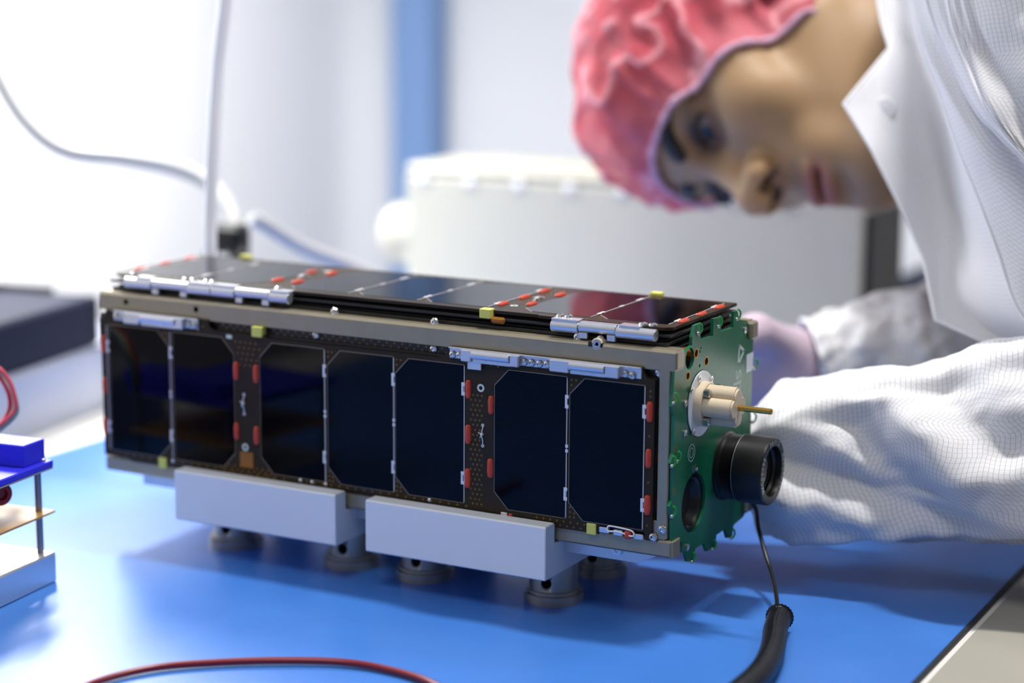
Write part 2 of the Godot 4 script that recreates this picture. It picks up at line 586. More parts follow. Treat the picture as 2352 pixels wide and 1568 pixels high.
func panel(root: Node3D, called: String, xf: Transform3D, outline: PackedVector2Array, label: String, front: bool) -> Node3D:
	var mb := MB.new()
	mb.xf = xf
	mb.extrude(outline, 0.0, 1.5)
	var pn := put(mb, called, M.pcb, root, label)
	# bright cut edges of the cells, joined under the cells
	mb = MB.new()
	mb.xf = xf
	for k in CELLS.size():
		var g := cut(Vector2(CELLS[k][0] - 0.28, 12.4), Vector2(CELLS[k][1] + 0.28, 82.6), k > 1)
		mb.extrude(g, 1.5, 1.58)
	put(mb, "cell_edge", M.cell_rim, pn)
	for k in CELLS.size():
		mb = MB.new()
		mb.xf = xf
		mb.extrude(cut(Vector2(CELLS[k][0], 12.7), Vector2(CELLS[k][1], 82.3), k > 1), 1.5, 1.72)
		for q in mb.t.size():
			mb.t[q] = Vector2(mb.t[q].x / 8.0, mb.t[q].y / 1.16)
		put(mb, "solar_cell", M.cell, pn)
	# silver bus strips between the cells
	for a: float in [5.4, 48.4, 146.9, 188.3, 228.95, 285.5, 326.15]:
		mb = MB.new()
		mb.xf = xf
		mb.box(Vector3(a, 47.5, 1.75), Vector3(0.32, 69.0, 0.25), 0.05)
		put(mb, "bus_strip", M.tab, pn)
	# white interconnect tabs
	for p: Vector2 in [Vector2(5.9, 70.3), Vector2(5.4, 25.6), Vector2(48.6, 70.9), Vector2(48.0, 25.3), Vector2(146.8, 71.1), Vector2(146.4, 25.7), Vector2(188.0, 70.9), Vector2(187.8, 25.7), Vector2(228.4, 70.4), Vector2(228.2, 25.3), Vector2(285.4, 70.3), Vector2(285.2, 24.7), Vector2(326.0, 70.0), Vector2(325.9, 24.7)]:
		mb = MB.new()
		mb.xf = xf
		mb.box(Vector3(p.x, p.y + 2.4, 1.85), Vector3(2.0, 1.8, 0.5), 0.15)
		mb.box(Vector3(p.x, p.y - 2.4, 1.85), Vector3(2.0, 1.8, 0.5), 0.15)
		mb.box(Vector3(p.x - 0.45, p.y, 1.82), Vector3(1.1, 4.0, 0.4), 0.1)
		put(mb, "interconnect_tab", M.tab, pn)
	for p: Vector2 in [Vector2(48.1, 48.2), Vector2(147.0, 48.6), Vector2(188.3, 48.9), Vector2(285.6, 47.3)]:
		mb = MB.new()
		mb.xf = xf
		mb.box(Vector3(p.x, p.y + 1.2, 1.85), Vector3(1.5, 1.5, 0.5), 0.1)
		mb.box(Vector3(p.x, p.y - 1.2, 1.85), Vector3(1.5, 1.5, 0.5), 0.1)
		put(mb, "interconnect_tab", M.tab, pn)
	var bm := [blob_mesh(10.0, 3.5, 1.5), blob_mesh(9.4, 3.3, 1.4, 0.07), blob_mesh(9.8, 3.6, 1.5, -0.06)]
	var k2 := 0
	for p: Vector2 in [Vector2(2.9, 71.2), Vector2(2.8, 48.2), Vector2(2.6, 25.4), Vector2(91.3, 65.3), Vector2(90.9, 32.8), Vector2(104.0, 65.0), Vector2(103.7, 32.0), Vector2(231.2, 70.5), Vector2(231.1, 47.8), Vector2(230.9, 25.5), Vector2(243.9, 64.0), Vector2(243.7, 32.2), Vector2(328.7, 70.1), Vector2(328.5, 47.7), Vector2(328.4, 25.0)]:
		inst(bm[k2 % 3], "silicone_blob", M.red, pn, xf * Vector3(p.x, p.y, 1.5), xf.basis)
		k2 += 1
	# fiducial rings
	for p: Vector2 in [Vector2(238.1, 71.9), Vector2(96.2, 24.8)]:
		mb = MB.new()
		mb.xf = xf
		mb.lathe(Vector3(p.x, p.y, 1.5), Vector3(0, 0, 1), [Vector2(1.05, 0), Vector2(1.05, 0.15), Vector2(2.0, 0.15), Vector2(2.0, 0)], 20)
		put(mb, "printed_ring", M.silk, pn)
	# bare wire loops tied in the gaps
	for p: Vector2 in [Vector2(239.4, 48.2), Vector2(96.0, 48.0)]:
		mb = MB.new()
		mb.xf = xf
		mb.tube(spline([Vector3(p.x, p.y - 4.6, 1.7), Vector3(p.x + 0.3, p.y - 2, 2.4), Vector3(p.x - 0.3, p.y + 0.6, 2.6), Vector3(p.x + 0.2, p.y + 4.6, 1.7)], 4), 0.28, 6)
		for s: float in [-5.2, 5.2]:
			mb.lathe(Vector3(p.x, p.y + s, 1.5), Vector3(0, 0, 1), [Vector2(0.35, 0), Vector2(0.35, 0.3), Vector2(0.8, 0.3), Vector2(0.8, 0)], 10)
		mb.tube([Vector3(p.x - 2.3, p.y + 1.4, 2.2), Vector3(p.x - 0.3, p.y + 0.8, 2.8), Vector3(p.x - 1.4, p.y - 1.4, 2.0)], 0.22, 5)
		mb.dome(Vector3(p.x - 0.4, p.y + 0.6, 2.0), Vector3(0, 0, 1), 0.9, 0.9, 8)
		put(mb, "wire_loop", M.tab, pn)
	# gold vias: too small to tell apart
	var vias := []
	for j in 24:
		for i in 3:
			var b := 13.0 + j * 2.5
			if b < 69.0:
				vias.append(Vector2(232.6 + i * 2.45 + (0.0 if j % 2 else 1.2), b))
	for j in 5:
		for i in 5 - j / 2:
			vias.append(Vector2(91.0 + j * 0.7 + i * 3.2 + (1.6 if j % 2 else 0.0), 81.0 - j * 3.0))
	for j in 4:
		for i in 10:
			vias.append(Vector2(80.0 + i * 3.6 + (1.8 if j % 2 else 0.0), 8.3 + j * 1.9))
	for i in 20:
		vias.append(Vector2(16.0 + i * 5.5, 10.8))
		vias.append(Vector2(135.0 + i * 5.0, 11.2))
	for i in 9:
		vias.append(Vector2(269.5 + i * 3.7, 10.8))
		vias.append(Vector2(271.3 + i * 3.7, 8.6))
	for a: float in [148.9, 189.8, 287.6]:
		for q: Vector2 in [Vector2(0, 81.2), Vector2(2.4, 81.2), Vector2(0, 78.6), Vector2(0, 13.6), Vector2(2.2, 13.6), Vector2(0, 16), Vector2(2.2, 15.6), Vector2(0, 18.4)]:
			vias.append(Vector2(a + q.x, q.y))
	for q: Vector2 in [Vector2(44, 81), Vector2(46, 81), Vector2(46, 78.5), Vector2(239.6, 84), Vector2(243.6, 84), Vector2(247.6, 83.6), Vector2(67, 87), Vector2(70, 87), Vector2(67, 84.6), Vector2(328.8, 80), Vector2(328.8, 77.5), Vector2(328.6, 58.5), Vector2(328.5, 36), Vector2(328.3, 15)]:
		vias.append(q)
	mb = MB.new()
	mb.xf = xf
	for q: Vector2 in vias:
		mb.lathe(Vector3(q.x, q.y, 1.5), Vector3(0, 0, 1), [Vector2(0.24, 0), Vector2(0.24, 0.05), Vector2(0.5, 0.05), Vector2(0.5, 0)], 8)
	put(mb, "gold_via", M.gold, pn).set_meta("kind", "stuff")
	return pn

func hinge(root: Node3D, xf: Transform3D, blocks: Array, barrels: Array, screws: Array, base: Vector2, tabs: Array, label: String) -> void:
	# xf: x along the hinge, y across it, z outwards; the barrel's axis runs at y = 0, z = 2.4
	var mb := MB.new()
	mb.xf = xf
	mb.box(Vector3((base.x + base.y) * 0.5, 0.2, 0.3), Vector3(base.y - base.x, 5.6, 0.6), 0.15)
	mb.box(Vector3((base.x + base.y) * 0.5, 2.7, 1.0), Vector3(base.y - base.x, 0.6, 2.0), 0.15)
	var h := put(mb, "hinge", M.hinge, root, label)
	for b: Vector2 in blocks:
		mb = MB.new()
		mb.xf = xf
		mb.box(Vector3((b.x + b.y) * 0.5, -0.2, 2.0), Vector3(b.y - b.x, 5.9, 3.6), 0.45)
		put(mb, "hinge_block", M.hinge, h)
	for b: Vector2 in barrels:
		mb = MB.new()
		mb.xf = xf
		mb.cyl(Vector3(b.x + 0.15, 0.6, 2.4), Vector3(b.y - 0.15, 0.6, 2.4), 2.3, 24, 0.2)
		put(mb, "barrel", M.hinge, h)
		mb = MB.new()
		mb.xf = xf
		mb.box(Vector3((b.x + b.y) * 0.5, -1.9, 1.5), Vector3(b.y - b.x - 0.3, 3.2, 2.0), 0.25)
		for f: float in [0.35, 0.65]:
			mb.lathe(Vector3(lerpf(b.x, b.y, f), -1.9, 2.5), Vector3(0, 0, 1), [Vector2(0.5, 0.02), Vector2(0.5, 0.15), Vector2(0.95, 0.15), Vector2(0.95, 0)], 10)
		put(mb, "leaf", M.hinge, h)
	for b: Rect2 in tabs:
		mb = MB.new()
		mb.xf = xf
		mb.box(Vector3(b.get_center().x, b.get_center().y, 1.3), Vector3(b.size.x, b.size.y, 1.4), 0.2)
		put(mb, "tab", M.hinge, h)
	var sm := screw_mesh()
	for p: Vector2 in screws:
		inst(sm, "screw", M.steel, h, xf * Vector3(p.x, p.y, 0.6), xf.basis)

func top_hinge(root: Node3D, blocks: Array, barrels: Array, label: String) -> void:
	# round knuckles along the top panel's near edge, their leaves lapping onto the panel
	var h: MeshInstance3D = null
	var c := Vector3(0, 105.4, -4.6)
	for b: Vector2 in blocks:
		var mb := MB.new()
		mb.cyl(c + Vector3(b.x, 0, 0), c + Vector3(b.y, 0, 0), 2.9, 28, 0.25)
		mb.box(c + Vector3((b.x + b.y) * 0.5 + (3.4 if b.y - b.x > 16 else 0.0) * (1 if b.x < 290 else -1), 2.6, -1.6), Vector3((b.y - b.x) * (0.55 if b.y - b.x > 16 else 0.98), 2.6, 6.4), 0.3)
		if h == null:
			h = put(mb, "hinge", M.hinge, root, label)
		else:
			put(mb, "hinge_block", M.hinge, h)
	for b: Vector2 in barrels:
		var mb := MB.new()
		mb.cyl(c + Vector3(b.x + 0.3, 0.7, 0), c + Vector3(b.y - 0.3, 0.7, 0), 2.5, 28, 0.2)
		put(mb, "barrel", M.hinge, h)
		mb = MB.new()
		mb.box(c + Vector3((b.x + b.y) * 0.5, 2.9, -2.6), Vector3(b.y - b.x - 0.6, 1.0, 6.0), 0.2)
		put(mb, "leaf", M.hinge, h)
		for x: float in [b.x + 2.6, b.y - 2.6]:
			mb = MB.new()
			mb.box(c + Vector3(x, -3.2, 0.6), Vector3(4.4, 3.0, 2.4), 0.25)
			put(mb, "tab", M.hinge, h)

func pad(root: Node3D, at: Vector3, size: Vector3) -> void:
	var mb := MB.new()
	mb.box(at, size, 0.3)
	put(mb, "spacer_pad", M.pad, root, "yellow spacer pad")

func satellite() -> void:
	var o := thing("cubesat", "small three-unit satellite clad in dark solar panels, lying on white support blocks", "satellite", Vector3(170, 0, -50))
	# ---- structure
	var prof := PackedVector2Array([Vector2(0, 90.2), Vector2(0, 98.6), Vector2(-1.4, 100), Vector2(-9.6, 100), Vector2(-9.6, 90.2)])
	var rail := CSGCombiner3D.new()
	rail.name = "rail"
	o.add_child(rail, true)
	rail.position = -org[o] * S
	var bar := CSGPolygon3D.new()
	bar.name = "bar"
	var sc := PackedVector2Array()
	for q in prof:
		sc.append(q * S)
	bar.polygon = sc
	bar.depth = 0.3405
	bar.rotation_degrees = Vector3(0, -90, 0)
	bar.material = M.rail
	bar.position = Vector3(0.0, 0, 0)
	rail.add_child(bar)
	for x: float in [18.0, 64.9]:
		var hole := CSGCylinder3D.new()
		hole.name = "hole"
		hole.operation = CSGShape3D.OPERATION_SUBTRACTION
		hole.radius = 0.0016
		hole.height = 0.012
		hole.sides = 16
		hole.rotation_degrees = Vector3(90, 0, 0)
		hole.position = Vector3(x, 95.5, -1.0) * S
		hole.material = M.black
		rail.add_child(hole)
	var mb := MB.new()
	for r: Array in [[Vector3(170.25, 4.25, -4.25), false], [Vector3(170.25, 95.75, -95.75), true], [Vector3(170.25, 4.25, -95.75), true]]:
		mb = MB.new()
		mb.box(r[0], Vector3(340.5, 8.5, 8.5), 1.0)
		put(mb, "rail", M.rail, o)
	# end frame between the rails at the near end, and the dark core
	mb = MB.new()
	mb.box(Vector3(335.2, 50, -2.6), Vector3(5.6, 82, 5.0), 0.4)
	mb.box(Vector3(332.6, 13, -1.0), Vector3(9.0, 9, 1.6), 0.4)
	put(mb, "end_frame", M.rail, o)
	mb = MB.new()
	mb.box(Vector3(5, 50, -4.5), Vector3(6, 82, 6.0), 0.4)
	put(mb, "end_frame", M.core, o)
	mb = MB.new()
	mb.box(Vector3(169, 50, -50), Vector3(330, 97, 88), 0.5)
	put(mb, "core", M.core, o)
	# ---- front: inner panel, outer panel
	mb = MB.new()
	mb.box(Vector3(168.5, 49, -3.2), Vector3(331, 86, 1.5), 0.1)
	mb.box(Vector3(168.5, 49, -1.3), Vector3(326, 74, 1.0), 0.1)
	var inner := put(mb, "inner_panel", M.pcb_in, o)
	mb = MB.new()
	for i in 31:
		mb.lathe(Vector3(76 + i * 4.6, 88.6, -2.45), Vector3(0, 0, 1), [Vector2(0.24, 0), Vector2(0.24, 0.05), Vector2(0.5, 0.05), Vector2(0.5, 0)], 8)
		mb.lathe(Vector3(78.3 + i * 4.6, 86.6, -2.45), Vector3(0, 0, 1), [Vector2(0.24, 0), Vector2(0.24, 0.05), Vector2(0.5, 0.05), Vector2(0.5, 0)], 8)
	put(mb, "gold_via", M.gold, inner).set_meta("kind", "stuff")
	var bm := blob_mesh(9.0, 3.0, 1.2)
	for y: float in [70.0, 48.0, 25.0]:
		inst(bm, "silicone_blob", M.red, inner, Vector3(333.0, y, -2.4))
	var outline := PackedVector2Array([Vector2(1.2, 9.2), Vector2(18, 9.2), Vector2(20, 7.6), Vector2(128, 7.6), Vector2(131, 9.8), Vector2(268.6, 9.8), Vector2(269.6, 7.2), Vector2(303, 7.2), Vector2(303.6, 11.6), Vector2(327.0, 11.6), Vector2(327.4, 7.8), Vector2(331.0, 7.8), Vector2(331.0, 85.4), Vector2(327.4, 85.8), Vector2(325.4, 88.2), Vector2(324.6, 91.0), Vector2(220.6, 91.0), Vector2(219.4, 88.6), Vector2(217.6, 86.2), Vector2(214.6, 84.6), Vector2(111.6, 84.5), Vector2(109.2, 85.4), Vector2(108.4, 86.6), Vector2(103.0, 86.6), Vector2(102.4, 85.2), Vector2(77.6, 85.3), Vector2(74.6, 86.8), Vector2(73.0, 90.8), Vector2(8, 90.8), Vector2(6, 87.0), Vector2(1.2, 86.0)])
	var fx := Transform3D(Basis(), Vector3(0, 0, -0.2))
	var fp := panel(o, "front_solar_panel", fx, outline, "dark front solar panel facing the camera", true)
	mb = MB.new()
	mb.box(Vector3(97.1, 18.0, 1.55), Vector3(8.6, 8.4, 0.5), 0.2)
	put(mb, "kapton_patch", M.kapton, fp, "amber film patch")
	mb = MB.new()
	mb.box(Vector3(87.2, 83.2, 1.5), Vector3(3.6, 2.0, 0.3), 0.1)
	put(mb, "printed_code", M.silk, fp)
	mb = MB.new()
	mb.tube(spline([Vector3(308, 10.9, 2.2), Vector3(309.5, 12.4, 2.4), Vector3(316, 12.2, 2.4), Vector3(321, 11.6, 2.4), Vector3(322.2, 9.9, 2.4), Vector3(320.6, 9.0, 2.4), Vector3(314, 10.2, 2.4), Vector3(309, 9.8, 2.4)], 5, true), 0.42, 8, false, true)
	put(mb, "white_wire_loop", M.cable_white, fp, "white wire loop")
	mb = MB.new()
	mb.box(Vector3(313.6, 9.4, 1.4), Vector3(5.0, 3.0, 2.2), 0.5)
	mb.box(Vector3(306.0, 9.6, 1.0), Vector3(5.4, 2.8, 1.4), 0.3)
	mb.box(Vector3(324.0, 8.8, 1.0), Vector3(5.0, 2.6, 1.4), 0.3)
	put(mb, "release_connector", M.hinge, fp)
	inst(blob_mesh(4.0, 4.4, 2.0), "silicone_blob", M.red, fp, Vector3(318.6, 9.2, 1.0))
	mb = MB.new()
	mb.box(Vector3(251.4, 9.5, 0.6), Vector3(3.6, 2.6, 2.0), 0.3)
	put(mb, "clip", M.tab, fp)
	inst(blob_mesh(2.6, 2.8, 1.2), "silicone_blob", M.red, fp, Vector3(255.0, 9.5, 0.6))
	for a: float in [131.0, 138.3, 146.7, 208.9, 48.1]:
		mb = MB.new()
		mb.dome(Vector3(a, 11.3, 1.2), Vector3(0, 0, 1), 1.2, 0.9, 10)
		put(mb, "solder_point", M.steel, fp)
	var at := Transform3D(Basis(), Vector3(0, 88.0, 1.3))
	hinge(o, at, [Vector2(228.6, 234.4), Vector2(255.7, 260.6), Vector2(277.2, 287.6), Vector2(306.5, 313.8)], [Vector2(234.4, 255.7), Vector2(287.6, 306.5)], [Vector2(222.9, -0.7), Vector2(226.7, -0.8), Vector2(262.6, -0.5), Vector2(266.6, -0.5), Vector2(270.9, -0.6), Vector2(275.0, -0.4), Vector2(316.2, -0.7), Vector2(319.9, -1.2)], Vector2(220.8, 324.2), [Rect2(231.6, -7.0, 7.6, 4.2)], "silver panel hinge at the near end")
	hinge(o, at, [Vector2(19.6, 30.4), Vector2(54.4, 59.4)], [Vector2(30.4, 54.4)], [Vector2(13.4, -0.4), Vector2(17.2, -0.6), Vector2(61.6, -0.4), Vector2(65.4, -0.6)], Vector2(11.0, 67.5), [], "silver panel hinge at the far end")
	var sm := screw_mesh(2.2)
	for p: Vector3 in [Vector3(139.5, 88.2, -2.6), Vector3(209.5, 88.0, -2.6), Vector3(331.6, 88.3, -2.0), Vector3(336.0, 14.0, 0.0), Vector3(331.4, 9.6, 0.2)]:
		inst(sm, "screw", M.steel, o, p)
	for p: Vector3 in [Vector3(-0.5, 86.5, -3), Vector3(-0.5, 80.0, -3)]:
		mb = MB.new()
		mb.cyl(p, p + Vector3(4, 0, 0), 2.2, 12, 0.4)
		put(mb, "hinge_pin", M.black, o)
	pad(o, Vector3(105.6, 87.6, 0.5), Vector3(6.2, 5.4, 5.0))
	pad(o, Vector3(41.5, 9.4, 0.2), Vector3(5.2, 6.0, 4.4))
	pad(o, Vector3(299.4, 9.3, 0.2), Vector3(5.0, 5.4, 4.2))
	# ---- top stack: base panel, middle panel, top solar panel
	mb = MB.new()
	mb.box(Vector3(168, 101.0, -50), Vector3(330, 1.6, 86), 0.2)
	mb.box(Vector3(168, 102.3, -50), Vector3(326, 0.8, 80), 0.2)
	put(mb, "base_panel", M.pcb_in, o)
	mb = MB.new()
	mb.box(Vector3(168, 105.0, -48.4), Vector3(333, 1.4, 82), 0.2)
	var mid := put(mb, "middle_panel", M.pcb_in, o)
	for z: float in [-24.0, -50.0]:
		inst(bm, "silicone_blob", M.red, mid, Vector3(330, 104.0, z), Basis(Vector3(1, 0, 0), -PI / 2))
	var tx := Transform3D(Basis(Vector3(1, 0, 0), Vector3(0, 0, 1), Vector3(0, 1, 0)), Vector3(4.0, 107.6, -97.0))
	var top_outline := PackedVector2Array([Vector2(-1, 7.6), Vector2(330.8, 7.6), Vector2(330.8, 86.6), Vector2(327, 89.8), Vector2(262, 89.8), Vector2(260, 88.2), Vector2(240, 88.2), Vector2(232, 88.2), Vector2(230, 89.0), Vector2(4, 89.8), Vector2(-1, 86.0)])
	panel(o, "top_solar_panel", tx, top_outline, "dark glossy top solar panel", false)
	top_hinge(o, [Vector2(274, 288.5), Vector2(308.5, 328.5)], [Vector2(288.5, 308.5)], "silver top hinge at the near end")
	top_hinge(o, [Vector2(15, 33), Vector2(57, 72.6), Vector2(73, 88), Vector2(110, 122)], [Vector2(33, 57), Vector2(88, 110)], "silver top hinge at the far end")
	var upb := Basis(Vector3(1, 0, 0), Vector3(0, 0, -1), Vector3(0, 1, 0))
	for p: Vector3 in [Vector3(276, 109, -9.4), Vector3(280.4, 109, -9.4), Vector3(320, 109, -8.6), Vector3(325, 109, -8.6), Vector3(52, 109, -9), Vector3(57, 109, -9), Vector3(66, 109, -9), Vector3(70, 109, -9), Vector3(112, 109, -9), Vector3(17, 109, -9)]:
		inst(sm, "screw", M.steel, o, p, upb)
	for p: Vector3 in [Vector3(288, 101, -4.5), Vector3(300, 101, -4.5), Vector3(150, 101.2, -4.0), Vector3(209, 101.2, -4.0)]:
		inst(sm, "screw", M.steel, o, p)
	pad(o, Vector3(236.5, 107.6, -7.5), Vector3(6.0, 4.6, 5.0))
	pad(o, Vector3(290.4, 108.6, -90.5), Vector3(6.2, 4.4, 5.0))
	pad(o, Vector3(32.0, 108.6, -91.0), Vector3(6.2, 4.4, 5.0))
	mb = MB.new()
	mb.box(Vector3(243.0, 104.6, -7.0), Vector3(7.6, 3.2, 3.0), 1.0)
	put(mb, "kapton_patch", M.kapton, o, "amber film tab")
	# roller in the rail's notch
	mb = MB.new()
	mb.box(Vector3(299.2, 99.0, -0.6), Vector3(7.6, 2.2, 1.6), 0.2)
	put(mb, "roller_recess", M.black, o)
	mb = MB.new()
	mb.cyl(Vector3(300.0, 99.4, -5.0), Vector3(300.0, 99.4, 0.2), 2.9, 20, 0.3)
	put(mb, "roller", M.edge, o)
	mb = MB.new()
	mb.lathe(Vector3(300.0, 99.4, 0.2), Vector3(0, 0, 1), [Vector2(2.2, 0), Vector2(2.2, 0.3), Vector2(1.1, 0.3), Vector2(0.8, 0.0), Vector2(0, 0.0)], 16)
	put(mb, "roller_screw", M.steel, o)
	# ---- bottom pack
	mb = MB.new()
	mb.xf = Transform3D(Basis(), Vector3(0, 0, 0))
	mb.extrude(PackedVector2Array([Vector2(20, -0.4), Vector2(20, -7.2), Vector2(318.5, -7.2), Vector2(334, -0.4)]), -92, -8)
	put(mb, "bottom_panel", M.alu, o, "pale bottom panel")
	mb = MB.new()
	mb.lathe(Vector3(309, -2.0, -8), Vector3(0, 0, 1), [Vector2(2.6, 0), Vector2(2.6, 1.6), Vector2(1.2, 1.6), Vector2(0.9, 1.0), Vector2(0, 1.0)], 18)
	put(mb, "bottom_roller", M.hinge, o)
	end_face(o)

func ev(y: float, zp: float, x := 338.5) -> Vector3:
	return Vector3(x, y + 1.05, -(zp - 3.9))

func end_face(o: Node3D) -> void:
	var raw := [Vector2(3.6, 82), Vector2(4.4, 89.4), Vector2(13.2, 89.4), Vector2(13.6, 95.4), Vector2(18.4, 97), Vector2(24.2, 98.4), Vector2(24.4, 102.2), Vector2(27.2, 107.4), Vector2(34.0, 107.4), Vector2(34.3, 99.3), Vector2(49.8, 98.7), Vector2(50.0, 107.1), Vector2(59.6, 106.4), Vector2(60.0, 99.3), Vector2(76.0, 98.8), Vector2(76.2, 106.8), Vector2(81.0, 106.4), Vector2(83.6, 101.6), Vector2(95.4, 99.2), Vector2(96.0, 90.5), Vector2(103.6, 88.8), Vector2(103.8, 0.5), Vector2(97, -3.4), Vector2(84.0, -4.4), Vector2(82.0, -10.6), Vector2(76.4, -9.4), Vector2(72.4, -3.6), Vector2(61.0, -3.8), Vector2(60.4, -9.6), Vector2(49.4, -9.2), Vector2(45.4, -4.0), Vector2(34.3, -3.9), Vector2(31.8, -10.0), Vector2(25.2, -8.0), Vector2(22.0, -2.6), Vector2(17.4, -1.5), Vector2(17.2, 3.8), Vector2(5.9, 7.4), Vector2(5.4, 17.4), Vector2(1.5, 25.2), Vector2(5.6, 27.5), Vector2(5.2, 43), Vector2(1.6, 46), Vector2(5, 50), Vector2(5, 68), Vector2(1.6, 73), Vector2(3.2, 78)]
	var pl := CSGCombiner3D.new()
	pl.name = "end_board"
	o.add_child(pl, true)
	pl.set_meta("label", "green circuit board closing the near end")
	pl.position = -org[o] * S
	org[pl] = Vector3.ZERO
	var po := CSGPolygon3D.new()
	po.name = "board"
	var pts := PackedVector2Array()
	for q: Vector2 in raw:
		pts.append(Vector2(q.x - 3.9, q.y + 1.05) * S)
	po.polygon = pts
	po.depth = 0.0016
	po.material = M.green
	po.rotation_degrees = Vector3(0, 90, 0)
	po.position = Vector3(340.1, 0, 0) * S
	pl.add_child(po)
	var holes := [[92.3, 21.9, 5.2], [93.6, 29.4, 2.3], [87.5, 42.2, 2.3], [84.3, 20.0, 2.2], [20.2, 30.6, 14.6], [95.2, 35.2, 0.6], [86.8, 34.1, 0.9], [93.7, 33.9, 0.7]]
	for h: Array in holes:
		var cc := CSGCylinder3D.new()
		cc.name = "hole"
		cc.operation = CSGShape3D.OPERATION_SUBTRACTION
		cc.radius = h[2] * S
		cc.height = 0.008
		cc.sides = 32
		cc.rotation_degrees = Vector3(0, 0, 90)
		cc.position = ev(h[0], h[1]) * S
		cc.material = M.green
		pl.add_child(cc)
	var mb := MB.new()
	var X := Vector3(1, 0, 0)
	for h: Array in [[93.6, 29.4, 2.3], [87.5, 42.2, 2.3], [84.3, 20.0, 2.2]]:
		mb = MB.new()
		mb.lathe(ev(h[0], h[1], 333), X, [Vector2(h[2] + 0.3, 0), Vector2(h[2] + 0.3, 7.2), Vector2(h[2] - 0.35, 7.2), Vector2(h[2] - 0.35, 0)], 20)
		mb.cyl(ev(h[0], h[1], 333), ev(h[0], h[1], 333.6), h[2], 18)
		put(mb, "plated_hole", M.gold, pl)
	# dark camera port in the lower half
	mb = MB.new()
	mb.lathe(ev(20.2, 30.6, 336.0), X, [Vector2(14.4, -3), Vector2(14.4, 2.7), Vector2(12.2, 2.7), Vector2(11.2, 1.6), Vector2(9.6, -2.0), Vector2(6.4, -5), Vector2(0, -5)], 40)
	var port := put(mb, "camera_port", M.black, o, "dark recessed camera port")
	mb = MB.new()
	mb.dome(ev(20.2, 30.6, 331.4), X, 6.0, 1.6, 24)
	put(mb, "port_lens", M.glass, port)
	# antenna or probe: white disc, pale body of four lobes, brass pin
	var cy := ev(68.0, 36.0, 340.1)
	mb = MB.new()
	mb.lathe(cy, X, [Vector2(0, 0), Vector2(15.9, 0), Vector2(15.9, 0.7), Vector2(0, 0.7)], 48)
	var pr := put(mb, "probe", M.white, o, "white disc of the probe")
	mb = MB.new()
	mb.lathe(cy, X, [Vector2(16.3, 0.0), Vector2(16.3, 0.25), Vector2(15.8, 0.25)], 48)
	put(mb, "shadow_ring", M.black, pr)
	mb = MB.new()
	mb.lathe(cy + X * 0.7, X, [Vector2(11.0, 0), Vector2(11.0, 3.4), Vector2(10.4, 4.0), Vector2(0, 4.0)], 40)
	put(mb, "flange", M.peek, pr)
	var shape := PackedVector2Array()
	for k in 72:
		var a := TAU * k / 72.0
		var lob := pow(absf(cos(2.0 * a)), 0.55)
		shape.append(Vector2(cos(a), sin(a)) * (5.8 + 4.0 * lob))
	mb = MB.new()
	mb.xf = Transform3D(Basis(Vector3(0, 0, -1), Vector3(0, 1, 0), Vector3(1, 0, 0)), cy)
	mb.extrude(shape, 4.0, 18.8)
	var inner := PackedVector2Array()
	for q in shape:
		inner.append(q * 0.9)
	mb.extrude(inner, 18.8, 19.8)
	put(mb, "body", M.peek, pr, "pale lobed body")
	mb = MB.new()
	mb.cyl(cy + X * 18, cy + X * 36.6, 1.45, 16, 0.4)
	put(mb, "pin", M.brass, pr, "brass pin")
	for q: Vector2 in [Vector2(8.6, 8.6), Vector2(-8.6, 8.6), Vector2(8.6, -8.6), Vector2(-8.6, -8.6)]:
		mb = MB.new()
		mb.cyl(cy + Vector3(4.6, q.x * 0.8, q.y * 0.8), cy + Vector3(8.0, q.x * 0.8, q.y * 0.8), 2.0, 12, 0.4)
		put(mb, "screw", M.steel, pr)
	for q: Vector2 in [Vector2(9, 13), Vector2(-12, 10), Vector2(10, -11), Vector2(13, 4)]:
		mb = MB.new()
		mb.lathe(cy + Vector3(0.7, q.x, q.y), X, [Vector2(1.7, 0), Vector2(1.7, 0.5), Vector2(0.8, 0.6), Vector2(0.6, 0.2), Vector2(0, 0.2)], 14)
		put(mb, "rivet", M.steel, pr)
	# the camera's lens
	var lc := Vector3(338.5, 30.8, -66.5)
	mb = MB.new()
	mb.lathe(lc, X, [Vector2(0, 0), Vector2(17.4, 0), Vector2(17.4, 2.6), Vector2(16.2, 3.2), Vector2(16.2, 4.4)], 56)
	var tr: Array = []
	for k in 9:
		tr.append(Vector2(16.2, 4.4 + k * 0.72))
		tr.append(Vector2(15.7, 4.4 + k * 0.72 + 0.36))
	mb.lathe(lc, X, tr, 56)
	mb.lathe(lc, X, [Vector2(16.2, 10.9), Vector2(16.9, 11.2), Vector2(16.9, 25.8), Vector2(16.3, 26.6), Vector2(12.6, 26.6), Vector2(12.2, 23.4), Vector2(11.2, 22.2)], 56)
	var ln := put(mb, "camera_lens", M.black, o, "black camera lens barrel")
	mb = MB.new()
	mb.dome(lc + X * 20.6, X, 12.0, 2.6, 40)
	put(mb, "front_glass", M.glass, ln)
	mb = MB.new()
	mb.lathe(lc, X, [Vector2(16.35, 10.7), Vector2(16.98, 11.1), Vector2(16.98, 11.4)], 56)
	put(mb, "bright_edge", M.alu_dark, ln)
	var ring := "MA500095 · 75/1:2 · NA50009S"
	for k in ring.length():
		var a := -2.1 + 4.6 * k / ring.length()
		text(ln, ring[k], 0.0022, 0.00003, M.silk, lc + Vector3(26.75, cos(a) * 14.4, -sin(a) * 14.4), Basis(Vector3(0, -sin(a), -cos(a)), Vector3(0, cos(a), -sin(a)), X), "lettering")
	# the print on the board
	mb = MB.new()
